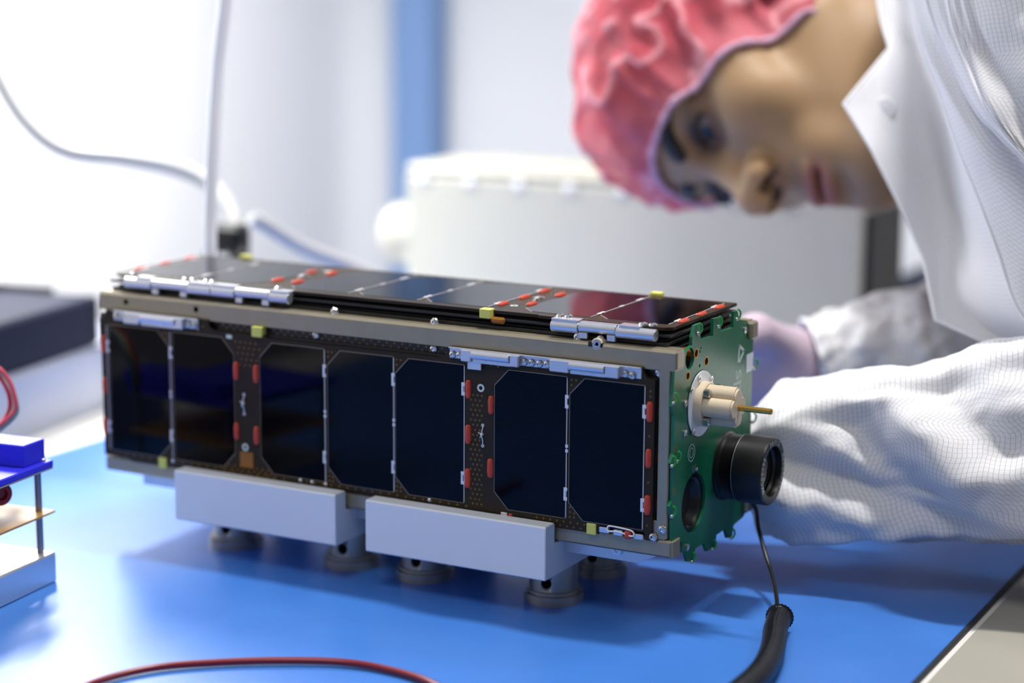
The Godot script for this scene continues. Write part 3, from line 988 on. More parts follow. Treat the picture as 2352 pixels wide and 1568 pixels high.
	mb.xf = Transform3D(Basis(Vector3(0, 0, -1), Vector3(0, 1, 0), Vector3(1, 0, 0)), Vector3(338.5, 0, 0))
	for e: Array in [[Vector2(80.9, 89.2), Vector2(87.5, 85.5)], [Vector2(87.5, 85.5), Vector2(79.8, 80.0)], [Vector2(79.8, 80.0), Vector2(80.9, 89.2)]]:
		var a: Vector2 = e[0]
		var b: Vector2 = e[1]
		var d := (b - a).normalized()
		var q := Vector2(-d.y, d.x) * 0.7
		mb.extrude(PackedVector2Array([a - q - d * 0.6, b - q + d * 0.6, b + q + d * 0.6, a + q - d * 0.6]), 1.6, 1.64)
	put(mb, "logo", M.silk, pl)
	text(pl, "spi", 0.0125, 0.00004, M.silk, Vector3(340.12, 69.5, -81.6), Basis(Vector3(0, -1, 0), Vector3(0, 0, -1), Vector3(1, 0, 0)), "lettering")
	mb = MB.new()
	mb.box(Vector3(340.2, 78.2, -95.3), Vector3(0.2, 9.4, 9.0), 0.05)
	put(mb, "sticker", M.white, pl, "white sticker")
	# outlined mark, and small screws
	var mk := ev(45.6, 26.6, 340.1)
	mb = MB.new()
	mb.lathe(mk, X, [Vector2(3.9, 0), Vector2(3.9, 0.06), Vector2(4.3, 0.06), Vector2(4.3, 0)], 24)
	mb.lathe(mk, X, [Vector2(2.2, 0), Vector2(2.2, 0.06), Vector2(2.5, 0.06), Vector2(2.5, 0)], 24)
	put(mb, "printed_mark", M.silk, pl)
	for q: Vector2 in [Vector2(95.0, 91.6), Vector2(71.6, 17.0), Vector2(-0.4, 23.6), Vector2(57.0, 17.4), Vector2(36.6, 32.0)]:
		mb = MB.new()
		mb.lathe(ev(q.x, q.y, 340.1), X, [Vector2(1.9, 0), Vector2(1.9, 0.7), Vector2(1.0, 0.9), Vector2(0.7, 0.3), Vector2(0, 0.3)], 14)
		put(mb, "screw", M.steel, pl)
	for y: float in [51.0, 52.3, 53.6, 31.0, 32.3, 33.6]:
		mb = MB.new()
		mb.box(Vector3(340.15, y, -2.4), Vector3(0.3, 0.5, 2.6), 0.05)
		put(mb, "gold_contact", M.gold, pl)
	# green wire loops soldered round the board's rim
	var wl := [[105.6, 30.0, 0.0], [105.0, 55.0, 0.0], [105.0, 79.0, 0.0], [77.0, 2.6, 1.0], [47.0, 2.4, 1.0], [48.0, 8.0, 1.0], [22.4, 3.6, 1.0], [75.5, 104.6, -1.0], [47.5, 104.6, -1.0], [-6.6, 29.0, 0.0], [-7.0, 55.0, 0.0], [-7.6, 79.5, 0.0]]
	for w: Array in wl:
		mb = MB.new()
		var c := ev(w[0], w[1], 340.2)
		var p := []
		for k in 9:
			var a := -1.3 + 2.9 * k / 8.0
			p.append(c + Vector3(1.0 + 0.9 * sin(PI * k / 8.0), 2.5 * sin(a), -1.7 * cos(a) + 0.6))
		mb.tube(p, 0.5, 7)
		var g := put(mb, "green_wire", M.green_wire, pl)
		mb = MB.new()
		mb.dome(p[0] - X * 0.6, X, 1.0, 0.9, 8)
		put(mb, "solder", M.steel, pl)
	# brown corner feet of the rails behind the board's rim
	for q: Vector3 in [Vector3(341.2, 95.0, -95.6), Vector3(341.2, 4.6, -95.6)]:
		mb = MB.new()
		mb.box(q, Vector3(3.2, 9.0, 8.2), 0.9)
		put(mb, "rail_end", M.rail, o)
	for y: float in [95.2, 4.2]:
		mb = MB.new()
		mb.box(Vector3(340.6, y, -4.7), Vector3(1.4, 8.6, 8.6), 0.5)
		put(mb, "rail_end", M.rail, o)

func text(parent: Node3D, what: String, size: float, depth: float, m: Material, at: Vector3, b: Basis, called: String) -> void:
	var t := TextMesh.new()
	var f := SystemFont.new()
	f.font_names = PackedStringArray(["Droid Sans"])
	t.font = f
	t.text = what
	t.font_size = 32
	t.pixel_size = size / 32.0
	t.depth = depth
	var o := MeshInstance3D.new()
	o.name = called
	parent.add_child(o, true)
	o.mesh = t
	o.material_override = m
	o.transform = Transform3D(b, (at - org[parent]) * S)
	org[o] = org[parent]

func foot(o: Node3D, x: float, z: float) -> void:
	var f := CSGCombiner3D.new()
	f.name = "foot"
	o.add_child(f, true)
	f.position = (Vector3(x, MAT_TOP, z) - org[o]) * S
	var turn := [[15.0, 4.6, 2.3], [13.2, 1.0, 5.0], [14.0, 1.0, 5.9], [12.2, 14.6, 13.3]]
	for k in turn.size():
		var c := CSGCylinder3D.new()
		c.name = "disc"
		c.radius = turn[k][0] * S
		c.height = turn[k][1] * S
		c.sides = 48
		c.position = Vector3(0, turn[k][2] * S, 0)
		c.material = M.foot
		f.add_child(c, true)
	var h := CSGCylinder3D.new()
	h.name = "hole"
	h.operation = CSGShape3D.OPERATION_SUBTRACTION
	h.radius = 2.7 * S
	h.height = 40 * S
	h.sides = 20
	h.rotation_degrees = Vector3(90, 8, 0)
	h.position = Vector3(0, 11.2 * S, 0)
	h.material = M.black_soft
	f.add_child(h)

func supports() -> void:
	var k := 0
	for x0: float in [57.0, 177.5]:
		var o := thing("support_block", ["white plastic support block under the far half of the satellite", "white plastic support block under the near half of the satellite"][k], "support block", Vector3(x0 + 51.2, MAT_TOP, -50), "support blocks under the satellite")
		k += 1
		var mb := MB.new()
		# profile across the block: local x is -z, extruded along x
		mb.xf = Transform3D(Basis(Vector3(0, 0, -1), Vector3(0, 1, 0), Vector3(1, 0, 0)), Vector3.ZERO)
		var c := 0.7
		var pr := PackedVector2Array([Vector2(-12 + c, -17.3), Vector2(-12, -17.3 + c), Vector2(-12, 9.0), Vector2(-11.2, 9.8), Vector2(-2.8, 9.8), Vector2(-2.0, 9.0), Vector2(-2.0, -0.6), Vector2(10, -0.6), Vector2(10, -8.2), Vector2(90, -8.2), Vector2(90, -0.6), Vector2(100.4, -0.6), Vector2(100.4, 9.0), Vector2(101.2, 9.8), Vector2(111.2, 9.8), Vector2(112, 9.0), Vector2(112, -17.3 + c), Vector2(112 - c, -17.3)])
		var ins := PackedVector2Array()
		for q in Geometry2D.offset_polygon(pr, -0.35)[0]:
			ins.append(q)
		mb.extrude(pr, x0 + 0.35, x0 + 102.05)
		mb.extrude(ins, x0, x0 + 102.4)
		put(mb, "block", M.white, o)
		for x: float in [13.5, 89.0]:
			for z: float in [-24.0, -76.0]:
				foot(o, x0 + x, z)

func background() -> void:
	# pale instrument case behind the satellite
	var o := thing("instrument_case", "long pale grey instrument case with four screws standing behind the satellite", "case", Vector3(54, -38, -592))
	var mb := MB.new()
	mb.box(Vector3(54, 35.5, -592), Vector3(390, 147, 84), 3)
	put(mb, "body", M.grey_box, o)
	mb = MB.new()
	mb.box(Vector3(54, 113, -592), Vector3(390, 8, 84), 3.4)
	mb.box(Vector3(60, 117.6, -600), Vector3(330, 3, 50), 1.4)
	put(mb, "lid", M.lid, o)
	mb = MB.new()
	mb.box(Vector3(251.5, 34, -592), Vector3(6, 132, 78), 1)
	put(mb, "vent_panel", M.black_soft, o, "black end panel")
	for x: float in [-124.0, -80.0, -35.0, 10.0, 56.0, 102.0, 148.0, 194.0]:
		mb = MB.new()
		mb.dome(Vector3(x, 105.4, -549.8), Vector3(0, 0, 1), 4.4, 2.4, 18)
		put(mb, "screw", M.white, o)
	mb = MB.new()
	mb.dome(Vector3(-158, 56, -575), Vector3(-1, 0, 0), 25, 18, 32)
	mb.cyl(Vector3(-158, 56, -575), Vector3(-139, 56, -575), 25, 32)
	put(mb, "knob", M.lid, o, "white round knob")
	o = thing("equipment_box", "dark grey box in the gap right of the instrument case", "box", Vector3(250, -38, -900))
	mb = MB.new()
	mb.box(Vector3(250, -20, -900), Vector3(170, 36, 150), 3)
	put(mb, "body", M.dark_grey, o)
	mb = MB.new()
	mb.box(Vector3(250, 0, -900), Vector3(160, 4, 140), 1)
	put(mb, "cover", M.dark_blue, o)
	o = thing("stand_table", "low white side table behind the bench", "table", Vector3(250, -780, -960))
	mb = MB.new()
	mb.box(Vector3(250, -55, -990), Vector3(500, 34, 360), 3)
	put(mb, "tabletop", M.top, o)
	for x: float in [40.0, 460.0]:
		for z: float in [-1130.0, -850.0]:
			mb = MB.new()
			mb.box(Vector3(x, -426, z), Vector3(36, 708, 36), 2)
			put(mb, "leg", M.alu_dark, o)
	# dark box on the beam
	o = thing("power_supply", "dark navy box with a raised rim on the aluminium beam", "box", Vector3(-258, 7, -175))
	mb = MB.new()
	mb.xf = Transform3D(Basis(Vector3.UP, deg_to_rad(9.5)), Vector3(-215, 0, -242))
	mb.box(Vector3(-42, 25.5, 70), Vector3(84, 35, 172), 2.5)
	put(mb, "body", M.dark_blue, o)
	mb = MB.new()
	mb.xf = Transform3D(Basis(Vector3.UP, deg_to_rad(9.5)), Vector3(-215, 0, -242))
	mb.box(Vector3(-80, 45, 70), Vector3(6, 6, 172), 1)
	mb.box(Vector3(-60, 45, -13), Vector3(46, 5, 6), 1)
	put(mb, "rim", M.black_soft, o)

func test_fixture() -> void:
	var o := thing("test_fixture", "small test stand with a blue printed top on an aluminium base at the left edge", "test stand", Vector3(0, MAT_TOP, 110))
	var xf := Transform3D(Basis(Vector3.UP, deg_to_rad(6.3)), Vector3(31.0, 0, 77))
	var mb := MB.new()
	mb.xf = xf
	mb.box(Vector3(-42, -30, 48), Vector3(84, 16, 96), 0.8)
	put(mb, "base", M.alu, o, "aluminium base")
	for p: Vector2 in [Vector2(-6, 5), Vector2(-6, 91), Vector2(-78, 5), Vector2(-78, 91)]:
		mb = MB.new()
		mb.xf = xf
		mb.cyl(Vector3(p.x, -22.5, p.y), Vector3(p.x, 23, p.y), 1.8, 16)
		put(mb, "post", M.alu_dark, o)
		mb = MB.new()
		mb.xf = xf
		mb.dome(Vector3(p.x + 3, 26.6, p.y - 1), Vector3.UP, 1.4, 1.4, 10)
		put(mb, "screw", M.steel, o)
	mb = MB.new()
	mb.xf = xf
	mb.box(Vector3(-41, -0.6, 48), Vector3(83, 1.2, 96), 0.2)
	put(mb, "middle_plate", M.kapton_plate, o, "amber middle plate")
	mb = MB.new()
	mb.xf = xf
	mb.box(Vector3(-41, 22.4, 48), Vector3(83, 0.8, 96), 0.2)
	put(mb, "steel_plate", M.alu_dark, o)
	mb = MB.new()
	mb.xf = xf
	mb.box(Vector3(-41, 24.6, 48), Vector3(83, 3.6, 96), 0.5)
	mb.box(Vector3(-43, 32, 11), Vector3(80, 11.4, 18), 0.5)
	mb.box(Vector3(-46, 32, 1.4), Vector3(78, 9.6, 3.0), 0.4)
	put(mb, "printed_top", M.plastic_blue, o, "blue printed top")
	mb = MB.new()
	mb.xf = xf
	mb.lathe(Vector3(-22, 12.5, 20), Vector3(1, 0, 0.5), [Vector2(3.0, 0), Vector2(5.6, 0), Vector2(5.8, 1.6), Vector2(4.6, 2.4), Vector2(4.6, 6), Vector2(5.8, 7), Vector2(5.8, 8.6), Vector2(4.8, 9.2), Vector2(3.0, 9.2), Vector2(2.4, 7.6), Vector2(0, 7.6)], 24)
	mb.box(Vector3(-22, 19, 20), Vector3(6, 7, 6), 0.6)
	put(mb, "spool", M.plastic_red, o, "dark red spool")
	var cols := [rgb(205, 50, 70), rgb(228, 222, 214), rgb(90, 140, 150), rgb(214, 190, 120), rgb(200, 70, 90)]
	for k in 5:
		mb = MB.new()
		var q := Vector3(0.6 * (k - 2), 0.9 * sin(k * 2.1), 1.0 * cos(k * 1.7))
		var p := spline([Vector3(-44, 66, 62) + q, Vector3(-29, 64.5, 54) + q * 1.6, Vector3(-22, 58, 51) + q * 1.8, Vector3(-17.5, 49, 51) + q * 1.5, Vector3(-17.5, 40, 52) + q * 1.8, Vector3(-22 - k, 30, 62) + q], 6)
		mb.tube(p, 1.05, 7)
		put(mb, "wire", mat(cols[k], 0.4), o, ["red wire", "white wire", "teal wire", "yellow wire", "pink wire"][k])

func cables() -> void:
	var mb := MB.new()
	mb.tube(spline([Vector3(60, 620, -200), Vector3(16, 400, -150), Vector3(3, 300, -127), Vector3(-1, 255, -121), Vector3(-4.5, 217, -117), Vector3(-6, 167, -112), Vector3(-7, 128, -110), Vector3(-7, 100, -109), Vector3(-9, 40, -112), Vector3(-16, -10, -122), Vector3(-40, -35.2, -150)], 8), 3.8, 16)
	tag(put(mb, "hanging_cable", M.cable_white), "thin white cable hanging down behind the far end of the satellite", "cable")
	var o := thing("grey_cable", "thick grey cable sagging across the white wall into a black connector", "cable", Vector3(-76, -38, -233))
	mb = MB.new()
	mb.tube(spline([Vector3(-330, 330, -180), Vector3(-280, 238, -208), Vector3(-262, 200, -209), Vector3(-240, 168, -213), Vector3(-215, 149, -223), Vector3(-180, 144, -241), Vector3(-148, 138, -256), Vector3(-123, 128, -262), Vector3(-99, 112, -254), Vector3(-88, 99, -246), Vector3(-78, 81, -235)], 8), 5.4, 14)
	put(mb, "cord", M.cable_grey, o)
	mb = MB.new()
	mb.tube(spline([Vector3(-84, 93, -241), Vector3(-77, 79, -234), Vector3(-74, 64, -232), Vector3(-73, 40, -232)], 5), 7.2, 14)
	mb.box(Vector3(-88, 95, -238), Vector3(24, 19, 18), 3)
	put(mb, "connector", M.black, o, "black connector")
	mb = MB.new()
	mb.box(Vector3(-103, 24, -236), Vector3(8, 128, 8), 2)
	mb.box(Vector3(-84, -34, -236), Vector3(60, 8, 40), 2)
	mb.box(Vector3(-75, 0, -236), Vector3(14, 80, 14), 2)
	put(mb, "socket_stand", M.black, o, "black connector post")
	mb = MB.new()
	mb.tube(spline([Vector3(-88, 106, -262), Vector3(-84, 101, -272), Vector3(-72, 84, -297), Vector3(-52, 68, -327), Vector3(-30, 48, -356), Vector3(0, 10, -390), Vector3(40, -30, -430), Vector3(120, -32.4, -470)], 8), 5.0, 12)
	tag(put(mb, "second_grey_cable", M.cable_grey), "grey cable sloping down to the right behind the satellite", "cable")
	mb = MB.new()
	mb.tube(spline([Vector3(148, -36.2, 215), Vector3(147, -36, 185), Vector3(158, -35.8, 159), Vector3(179, -35.8, 139), Vector3(202, -35.6, 124), Vector3(227, -35.6, 112), Vector3(249, -35.8, 109), Vector3(276, -35.8, 114), Vector3(300, -35.8, 131), Vector3(330, -36, 170)], 8), 1.7, 12)
	tag(put(mb, "red_cable", M.cable_red), "dark red cable curving over the mat at the front", "cable")
	o = thing("black_cable", "thin black cable running into a braided sleeve beside the lens", "cable", Vector3(383, MAT_TOP, -29))
	mb = MB.new()
	mb.tube(spline([Vector3(341.5, 16, -90), Vector3(344, 8, -92), Vector3(346.5, 2, -94), Vector3(349, -7, -92), Vector3(356, -17, -84), Vector3(364, -24, -73), Vector3(374, -30, -54), Vector3(382, -32.2, -32), Vector3(388, -32.4, -10)], 8), 1.15, 10)
	put(mb, "wire", M.black, o)
	# braided sleeve: an open tube with fine crossing ribs
	mb = MB.new()
	var c := spline([Vector3(383.5, -31.2, -33), Vector3(388.5, -31.0, -14), Vector3(397, -31, 12), Vector3(403, -31, 41), Vector3(404, -31, 70), Vector3(402, -31, 110)], 34)
	var rows := []
	var up := Vector3.UP
	for k in c.size():
		var d: Vector3 = (c[mini(k + 1, c.size() - 1)] - c[maxi(k - 1, 0)]).normalized()
		var w := d.cross(up).normalized()
		var u := w.cross(d)
		var row := PackedVector3Array()
		for s in 64:
			var a := TAU * s / 64.0
			var r := 5.5 + 0.42 * sin(12.0 * a + k * 0.8) * sin(12.0 * a - k * 0.8) + (1.0 if k == 0 else 0.5 if k == 1 else 0.0)
			row.append(c[k] + (w * cos(a) + u * sin(a)) * r)
		rows.append(row)
	mb.grid(rows, false, true, [], true)
	put(mb, "braided_sleeve", M.braid, o, "black braided sleeve")

# ---- the person: head-space has its origin between the pupils; x to the person's left, y to the crown, z forward
const H_AT := Vector3(217.0, 151.6, -340.1)
const H_L := Vector3(0.0454, 0.7056, 0.7071)
const H_U := Vector3(-0.999, 0.0361, 0.028)
const H_F := Vector3(-0.0058, -0.7077, 0.7065)
const EDGE_N := Vector3(0.0, 0.677, -0.736)
const EDGE_P := Vector3(0.0, 38.0, 8.0)

func hp(p: Vector3) -> Vector3:
	return H_AT + H_L * p.x + H_U * p.y + H_F * p.z

func ell(p: Vector3, c: Vector3, r: Vector3) -> float:
	var q := (p - c) / r
	var k0 := q.length()
	var k1 := (q / r).length()
	return k0 * (k0 - 1.0) / maxf(k1, 1e-6)

func cap(p: Vector3, a: Vector3, b: Vector3, ra: float, rb: float) -> float:
	var d := b - a
	var h := clampf((p - a).dot(d) / d.length_squared(), 0.0, 1.0)
	return (p - a - d * h).length() - lerpf(ra, rb, h)

func smin(a: float, b: float, k: float) -> float:
	var h := maxf(k - absf(a - b), 0.0) / k
	return minf(a, b) - h * h * k * 0.25

func smax(a: float, b: float, k: float) -> float:
	return -smin(-a, -b, k)

func sd_head(p: Vector3) -> float:
	var q := Vector3(absf(p.x), p.y, p.z)
	var d := ell(q, Vector3(0, 28, -88), Vector3(75, 78, 95))
	if d > 60.0 and p.y > 0.0:
		return d
	d = smin(d, ell(q, Vector3(0, -46, -50), Vector3(51, 66, 56)), 28.0)
	d = smin(d, cap(q, Vector3(50, -52, -82), Vector3(12, -100, -16), 17.0, 16.0), 20.0)
	d = smin(d, cap(q, Vector3(-10, -103, -8), Vector3(10, -103, -8), 19.0, 19.0), 16.0)
	d = smin(d, ell(q, Vector3(36, -31, -25), Vector3(23, 24, 19)), 18.0)
	d = smin(d, cap(q, Vector3(52, -14, -40), Vector3(36, -22, -16), 13.0, 11.0), 18.0)
	# brow, sockets
	d = smin(d, cap(q, Vector3(8, 17, -6), Vector3(40, 19, -18), 12.0, 9.0), 12.0)
	d = smax(d, -ell(q, Vector3(30, -1, 5), Vector3(20, 13.5, 15.5)), 9.0)
	d = smin(d, ell(q, Vector3(31, 0, -13), Vector3(15.5, 13.6, 13.8)), 4.0)
	# mouth area, nose, lips
	d = smin(d, ell(q, Vector3(0, -73, -10), Vector3(32, 24, 22)), 14.0)
	d = smin(d, cap(q, Vector3(0, 6, -5), Vector3(0, -30, 16), 7.5, 10.5), 10.0)
	d = smin(d, ell(q, Vector3(0, -34, 21), Vector3(13.5, 11.5, 13)), 6.0)
	d = smin(d, ell(q, Vector3(14.5, -36.5, 11), Vector3(9.5, 9.5, 13)), 5.0)
	d = smin(d, ell(q, Vector3(0, -68.5, 8.5), Vector3(21, 5.2, 7.5)), 4.0)
	d = smin(d, ell(q, Vector3(0, -80.5, 7.0), Vector3(19, 6.4, 8.0)), 4.0)
	d = smax(d, -ell(q, Vector3(0, -74.0 - q.x * 0.05, 14), Vector3(25, 1.9, 11)), 2.5)
	d = smax(d, -ell(q, Vector3(8.8, -44.5, 17), Vector3(5.8, 8.5, 8.0)), 2.0)
	d = smax(d, -ell(q, Vector3(0, -90.5, 13), Vector3(20, 3.5, 6)), 6.0)
	# opening between the lids
	d = smax(d, -ell(q, Vector3(31, -1.5 - (q.x - 31) * 0.05, 0.5), Vector3(15.0, 3.1, 9)), 1.4)
	# neck
	d = smin(d, cap(q, Vector3(0, -50, -92), Vector3(0, -175, -118), 53.0, 60.0), 26.0)
	# ears
	d = smin(d, ell(q, Vector3(74, -14, -98), Vector3(6, 26, 15)), 8.0)
	return d

func head_color(p: Vector3) -> Color:
	var x := absf(p.x)
	var skin := Color(0.37, 0.228, 0.115)
	var lip := Color(0.30, 0.105, 0.090)
	var w := smoothstep(1.25, 0.75, Vector2(x / 23.0, (p.y + 74.5) / 11.5).length()) * smoothstep(0.0, 6.0, p.z)
	skin = skin.lerp(lip, w * 0.85)
	# the skin round the eyes is browner by itself; the shaved chin and upper lip are cooler
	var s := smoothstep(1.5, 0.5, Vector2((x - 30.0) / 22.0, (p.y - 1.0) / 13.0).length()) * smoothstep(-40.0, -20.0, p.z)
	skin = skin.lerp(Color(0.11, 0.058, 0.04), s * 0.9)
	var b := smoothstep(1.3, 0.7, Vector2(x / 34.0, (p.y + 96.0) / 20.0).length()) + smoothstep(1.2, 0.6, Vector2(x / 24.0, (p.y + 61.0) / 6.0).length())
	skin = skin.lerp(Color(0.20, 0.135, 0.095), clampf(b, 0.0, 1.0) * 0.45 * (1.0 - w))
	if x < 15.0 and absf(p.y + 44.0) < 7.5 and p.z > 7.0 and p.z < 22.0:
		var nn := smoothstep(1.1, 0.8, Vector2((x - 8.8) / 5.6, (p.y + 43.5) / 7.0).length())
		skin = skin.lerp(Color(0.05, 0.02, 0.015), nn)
	return skin

func nets(mb: MB, f: Callable, lo: Vector3, hi: Vector3, cell: float, place: Callable, paint: Callable) -> void:
	# surface nets on a grid; only blocks of cells near the surface are visited
	var B := 6
	var nb := Vector3i(((hi - lo) / (cell * B)).ceil())
	var nx := nb.x * B
	var ny := nb.y * B
	var nz := nb.z * B
	var sx := nx + 1
	var sxy := (nx + 1) * (ny + 1)
	var val := PackedFloat32Array()
	val.resize(sxy * (nz + 1))
	val.fill(1e6)
	var vid := PackedInt32Array()
	vid.resize(sxy * (nz + 1))
	vid.fill(-1)
	var blocks: Array[Vector3i] = []
	var reach := cell * B * 0.95
	for bz in nb.z:
		for by in nb.y:
			for bx in nb.x:
				var c := lo + (Vector3(bx, by, bz) + Vector3.ONE * 0.5) * cell * B
				var d: float = f.call(c)
				if absf(d) < reach * 1.35:
					blocks.append(Vector3i(bx, by, bz))
	for b in blocks:
		for k in B + 1:
			for j in B + 1:
				for i in B + 1:
					var id := (b.x * B + i) + (b.y * B + j) * sx + (b.z * B + k) * sxy
					if val[id] == 1e6:
						val[id] = f.call(lo + Vector3(b.x * B + i, b.y * B + j, b.z * B + k) * cell)
	var first := mb.v.size()
	var acc := PackedVector3Array()
	var pts := PackedVector3Array()
	var off := [0, 1, sx, sx + 1, sxy, sxy + 1, sxy + sx, sxy + sx + 1]
	var edges := [[0, 1], [2, 3], [4, 5], [6, 7], [0, 2], [1, 3], [4, 6], [5, 7], [0, 4], [1, 5], [2, 6], [3, 7]]
	var corner := [Vector3(0, 0, 0), Vector3(1, 0, 0), Vector3(0, 1, 0), Vector3(1, 1, 0), Vector3(0, 0, 1), Vector3(1, 0, 1), Vector3(0, 1, 1), Vector3(1, 1, 1)]
	for b in blocks:
		for k in B:
			for j in B:
				for i in B:
					var x := b.x * B + i
					var y := b.y * B + j
					var z := b.z * B + k
					var id := x + y * sx + z * sxy
					var neg := 0
					for o: int in off:
						if val[id + o] < 0.0:
							neg += 1
					if neg == 0 or neg == 8:
						continue
					var sum := Vector3.ZERO
					var cnt := 0
					for e: Array in edges:
						var va := val[id + off[e[0]]]
						var vb := val[id + off[e[1]]]
						if (va < 0.0) != (vb < 0.0):
							sum += (corner[e[0]] as Vector3).lerp(corner[e[1]], va / (va - vb))
							cnt += 1
					vid[id] = pts.size()
					pts.append(lo + (Vector3(x, y, z) + sum / cnt) * cell)
	acc.resize(pts.size())
	var tris := PackedInt32Array()
	var step := [1, sx, sxy]
	for b in blocks:
		for k in B:
			for j in B:
				for i in B:
					var id := (b.x * B + i) + (b.y * B + j) * sx + (b.z * B + k) * sxy
					var v0 := val[id]
					for ax in 3:
						var v1 := val[id + step[ax]]
						if (v0 < 0.0) == (v1 < 0.0):
							continue
						var s1: int = step[(ax + 1) % 3]
						var s2: int = step[(ax + 2) % 3]
						if id - s1 - s2 < 0:
							continue
						var q := [vid[id], vid[id - s1], vid[id - s1 - s2], vid[id - s2]]
						if q.min() < 0:
							continue
						if v0 >= 0.0:
							q.reverse()
						# outward normal by the right hand
						var n0 := (pts[q[1]] - pts[q[0]]).cross(pts[q[2]] - pts[q[0]]) + (pts[q[2]] - pts[q[0]]).cross(pts[q[3]] - pts[q[0]])
						for w: int in q:
							acc[w] += n0
						tris.append_array(PackedInt32Array([q[0], q[1], q[2], q[0], q[2], q[3]]))
	# which way is out?
	var outw := 0.0
	for w in range(0, pts.size(), 97):
		var nn := acc[w].normalized()
		var dd: float = f.call(pts[w] + nn * cell) - f.call(pts[w] - nn * cell)
		outw += dd
	var sg := 1.0 if outw > 0.0 else -1.0
	for w in pts.size():
		var p := pts[w]
		var nn := (acc[w] * sg).normalized()
		mb.paint = paint.call(p)
		var wp: Vector3 = place.call(p)
		var wn: Vector3 = (place.call(p + nn) - wp)
		mb.vert(wp, wn)
	for k in range(0, tris.size(), 3):
		mb.tri(first + tris[k], first + tris[k + 1], first + tris[k + 2])
	mb.paint = Color.WHITE

func same(p: Vector3) -> Vector3:
	return p

func skin_color(_p: Vector3) -> Color:
	return Color(0.37, 0.228, 0.115)

func white_color(_p: Vector3) -> Color:
	return Color.WHITE

func sd_body(p: Vector3) -> float:
	# trunk and arms under the coat, leaning in from the right
	var d := cap(p, Vector3(400, 170, -385), Vector3(470, 170, -400), 54.0, 70.0)
	d = smin(d, cap(p, Vector3(480, 205, -270), Vector3(480, 130, -540), 56.0, 56.0), 60.0)
	d = smin(d, cap(p, Vector3(520, 160, -400), Vector3(800, 110, -400), 105.0, 118.0), 70.0)
	d = smin(d, cap(p, Vector3(800, 110, -400), Vector3(900, -60, -390), 118.0, 124.0), 50.0)
	d = smin(d, cap(p, Vector3(515, 195, -245), Vector3(580, 60, -175), 46.0, 36.0), 24.0)
	d = smin(d, cap(p, Vector3(580, 60, -175), Vector3(345, 12, -150), 34.0, 23.0), 16.0)
	d = smin(d, cap(p, Vector3(345, 12, -150), Vector3(306, 14, -142), 22.0, 19.0), 12.0)
	d = smin(d, cap(p, Vector3(500, 100, -545), Vector3(500, 30, -420), 42.0, 36.0), 24.0)
	d = smin(d, cap(p, Vector3(500, 30, -420), Vector3(315, 30, -300), 33.0, 22.0), 16.0)
	d = smin(d, cap(p, Vector3(315, 30, -300), Vector3(286, 30, -284), 22.0, 19.0), 12.0)
	return d

# a gloved hand: joints as chains of capsules, palm first
func hand_field(bones: Array) -> Callable:
	return func(p: Vector3) -> float:
		var d := 1e3
		for b: Array in bones:
			d = smin(d, cap(p, b[0], b[1], b[2], b[3]), b[4])
		return d

func hand_bones(wrist: Vector3, fwd: Vector3, side: Vector3, out: Vector3, curl: float, scale_ := 1.0) -> Array:
	# fwd: wrist to knuckles, side: towards the thumb, out: back of the hand
	var r := []
	var pt := func(a: float, b: float, c: float) -> Vector3:
		return wrist + (fwd * a + side * b + out * c) * scale_
	for k in 4:
		var s := 24.0 - k * 16.0
		r.append([pt.call(0, s * 0.55, 0), pt.call(62 - absf(k - 1.3) * 4.0, s, 2), 12.5, 11.5, 9.0])
	r.append([pt.call(-26, 0, 0), pt.call(14, 0, 0), 22.0, 20.0, 14.0])
	r.append([pt.call(8, 20, -4), pt.call(34, 40, -14), 13.0, 11.0, 10.0])
	r.append([pt.call(34, 40, -14), pt.call(60, 44, -26), 10.5, 9.5, 4.0])
	r.append([pt.call(60, 44, -26), pt.call(82, 38, -36), 9.5, 8.0, 3.0])
	var lens_ := [40.0, 46.0, 42.0, 32.0]
	for k in 4:
		var s := 24.0 - k * 16.0
		var base: Vector3 = pt.call(62 - absf(k - 1.3) * 4.0, s, 2)
		var a := 0.0
		var prev := base
		for j in 3:
			a += curl * [0.55, 0.9, 0.6][j] * (1.0 + 0.06 * k)
			var nx: Vector3 = prev + (fwd * cos(a) - out * sin(a)) * lens_[k] * [1.0, 0.66, 0.5][j] * scale_
			r.append([prev, nx, 9.4 - j * 0.6, 8.8 - j * 0.7, 2.5])
			prev = nx
	return r

func fold(t: float, a: float, pts: Array, width: float, depth: float) -> float:
	# a crease along a line of (t, angle) points on a sleeve
	var best := 1e3
	for k in pts.size() - 1:
		var q := Geometry2D.get_closest_point_to_segment(Vector2(t, a), pts[k], pts[k + 1])
		best = minf(best, q.distance_to(Vector2(t, a)))
	return depth * exp(-best * best / (width * width))

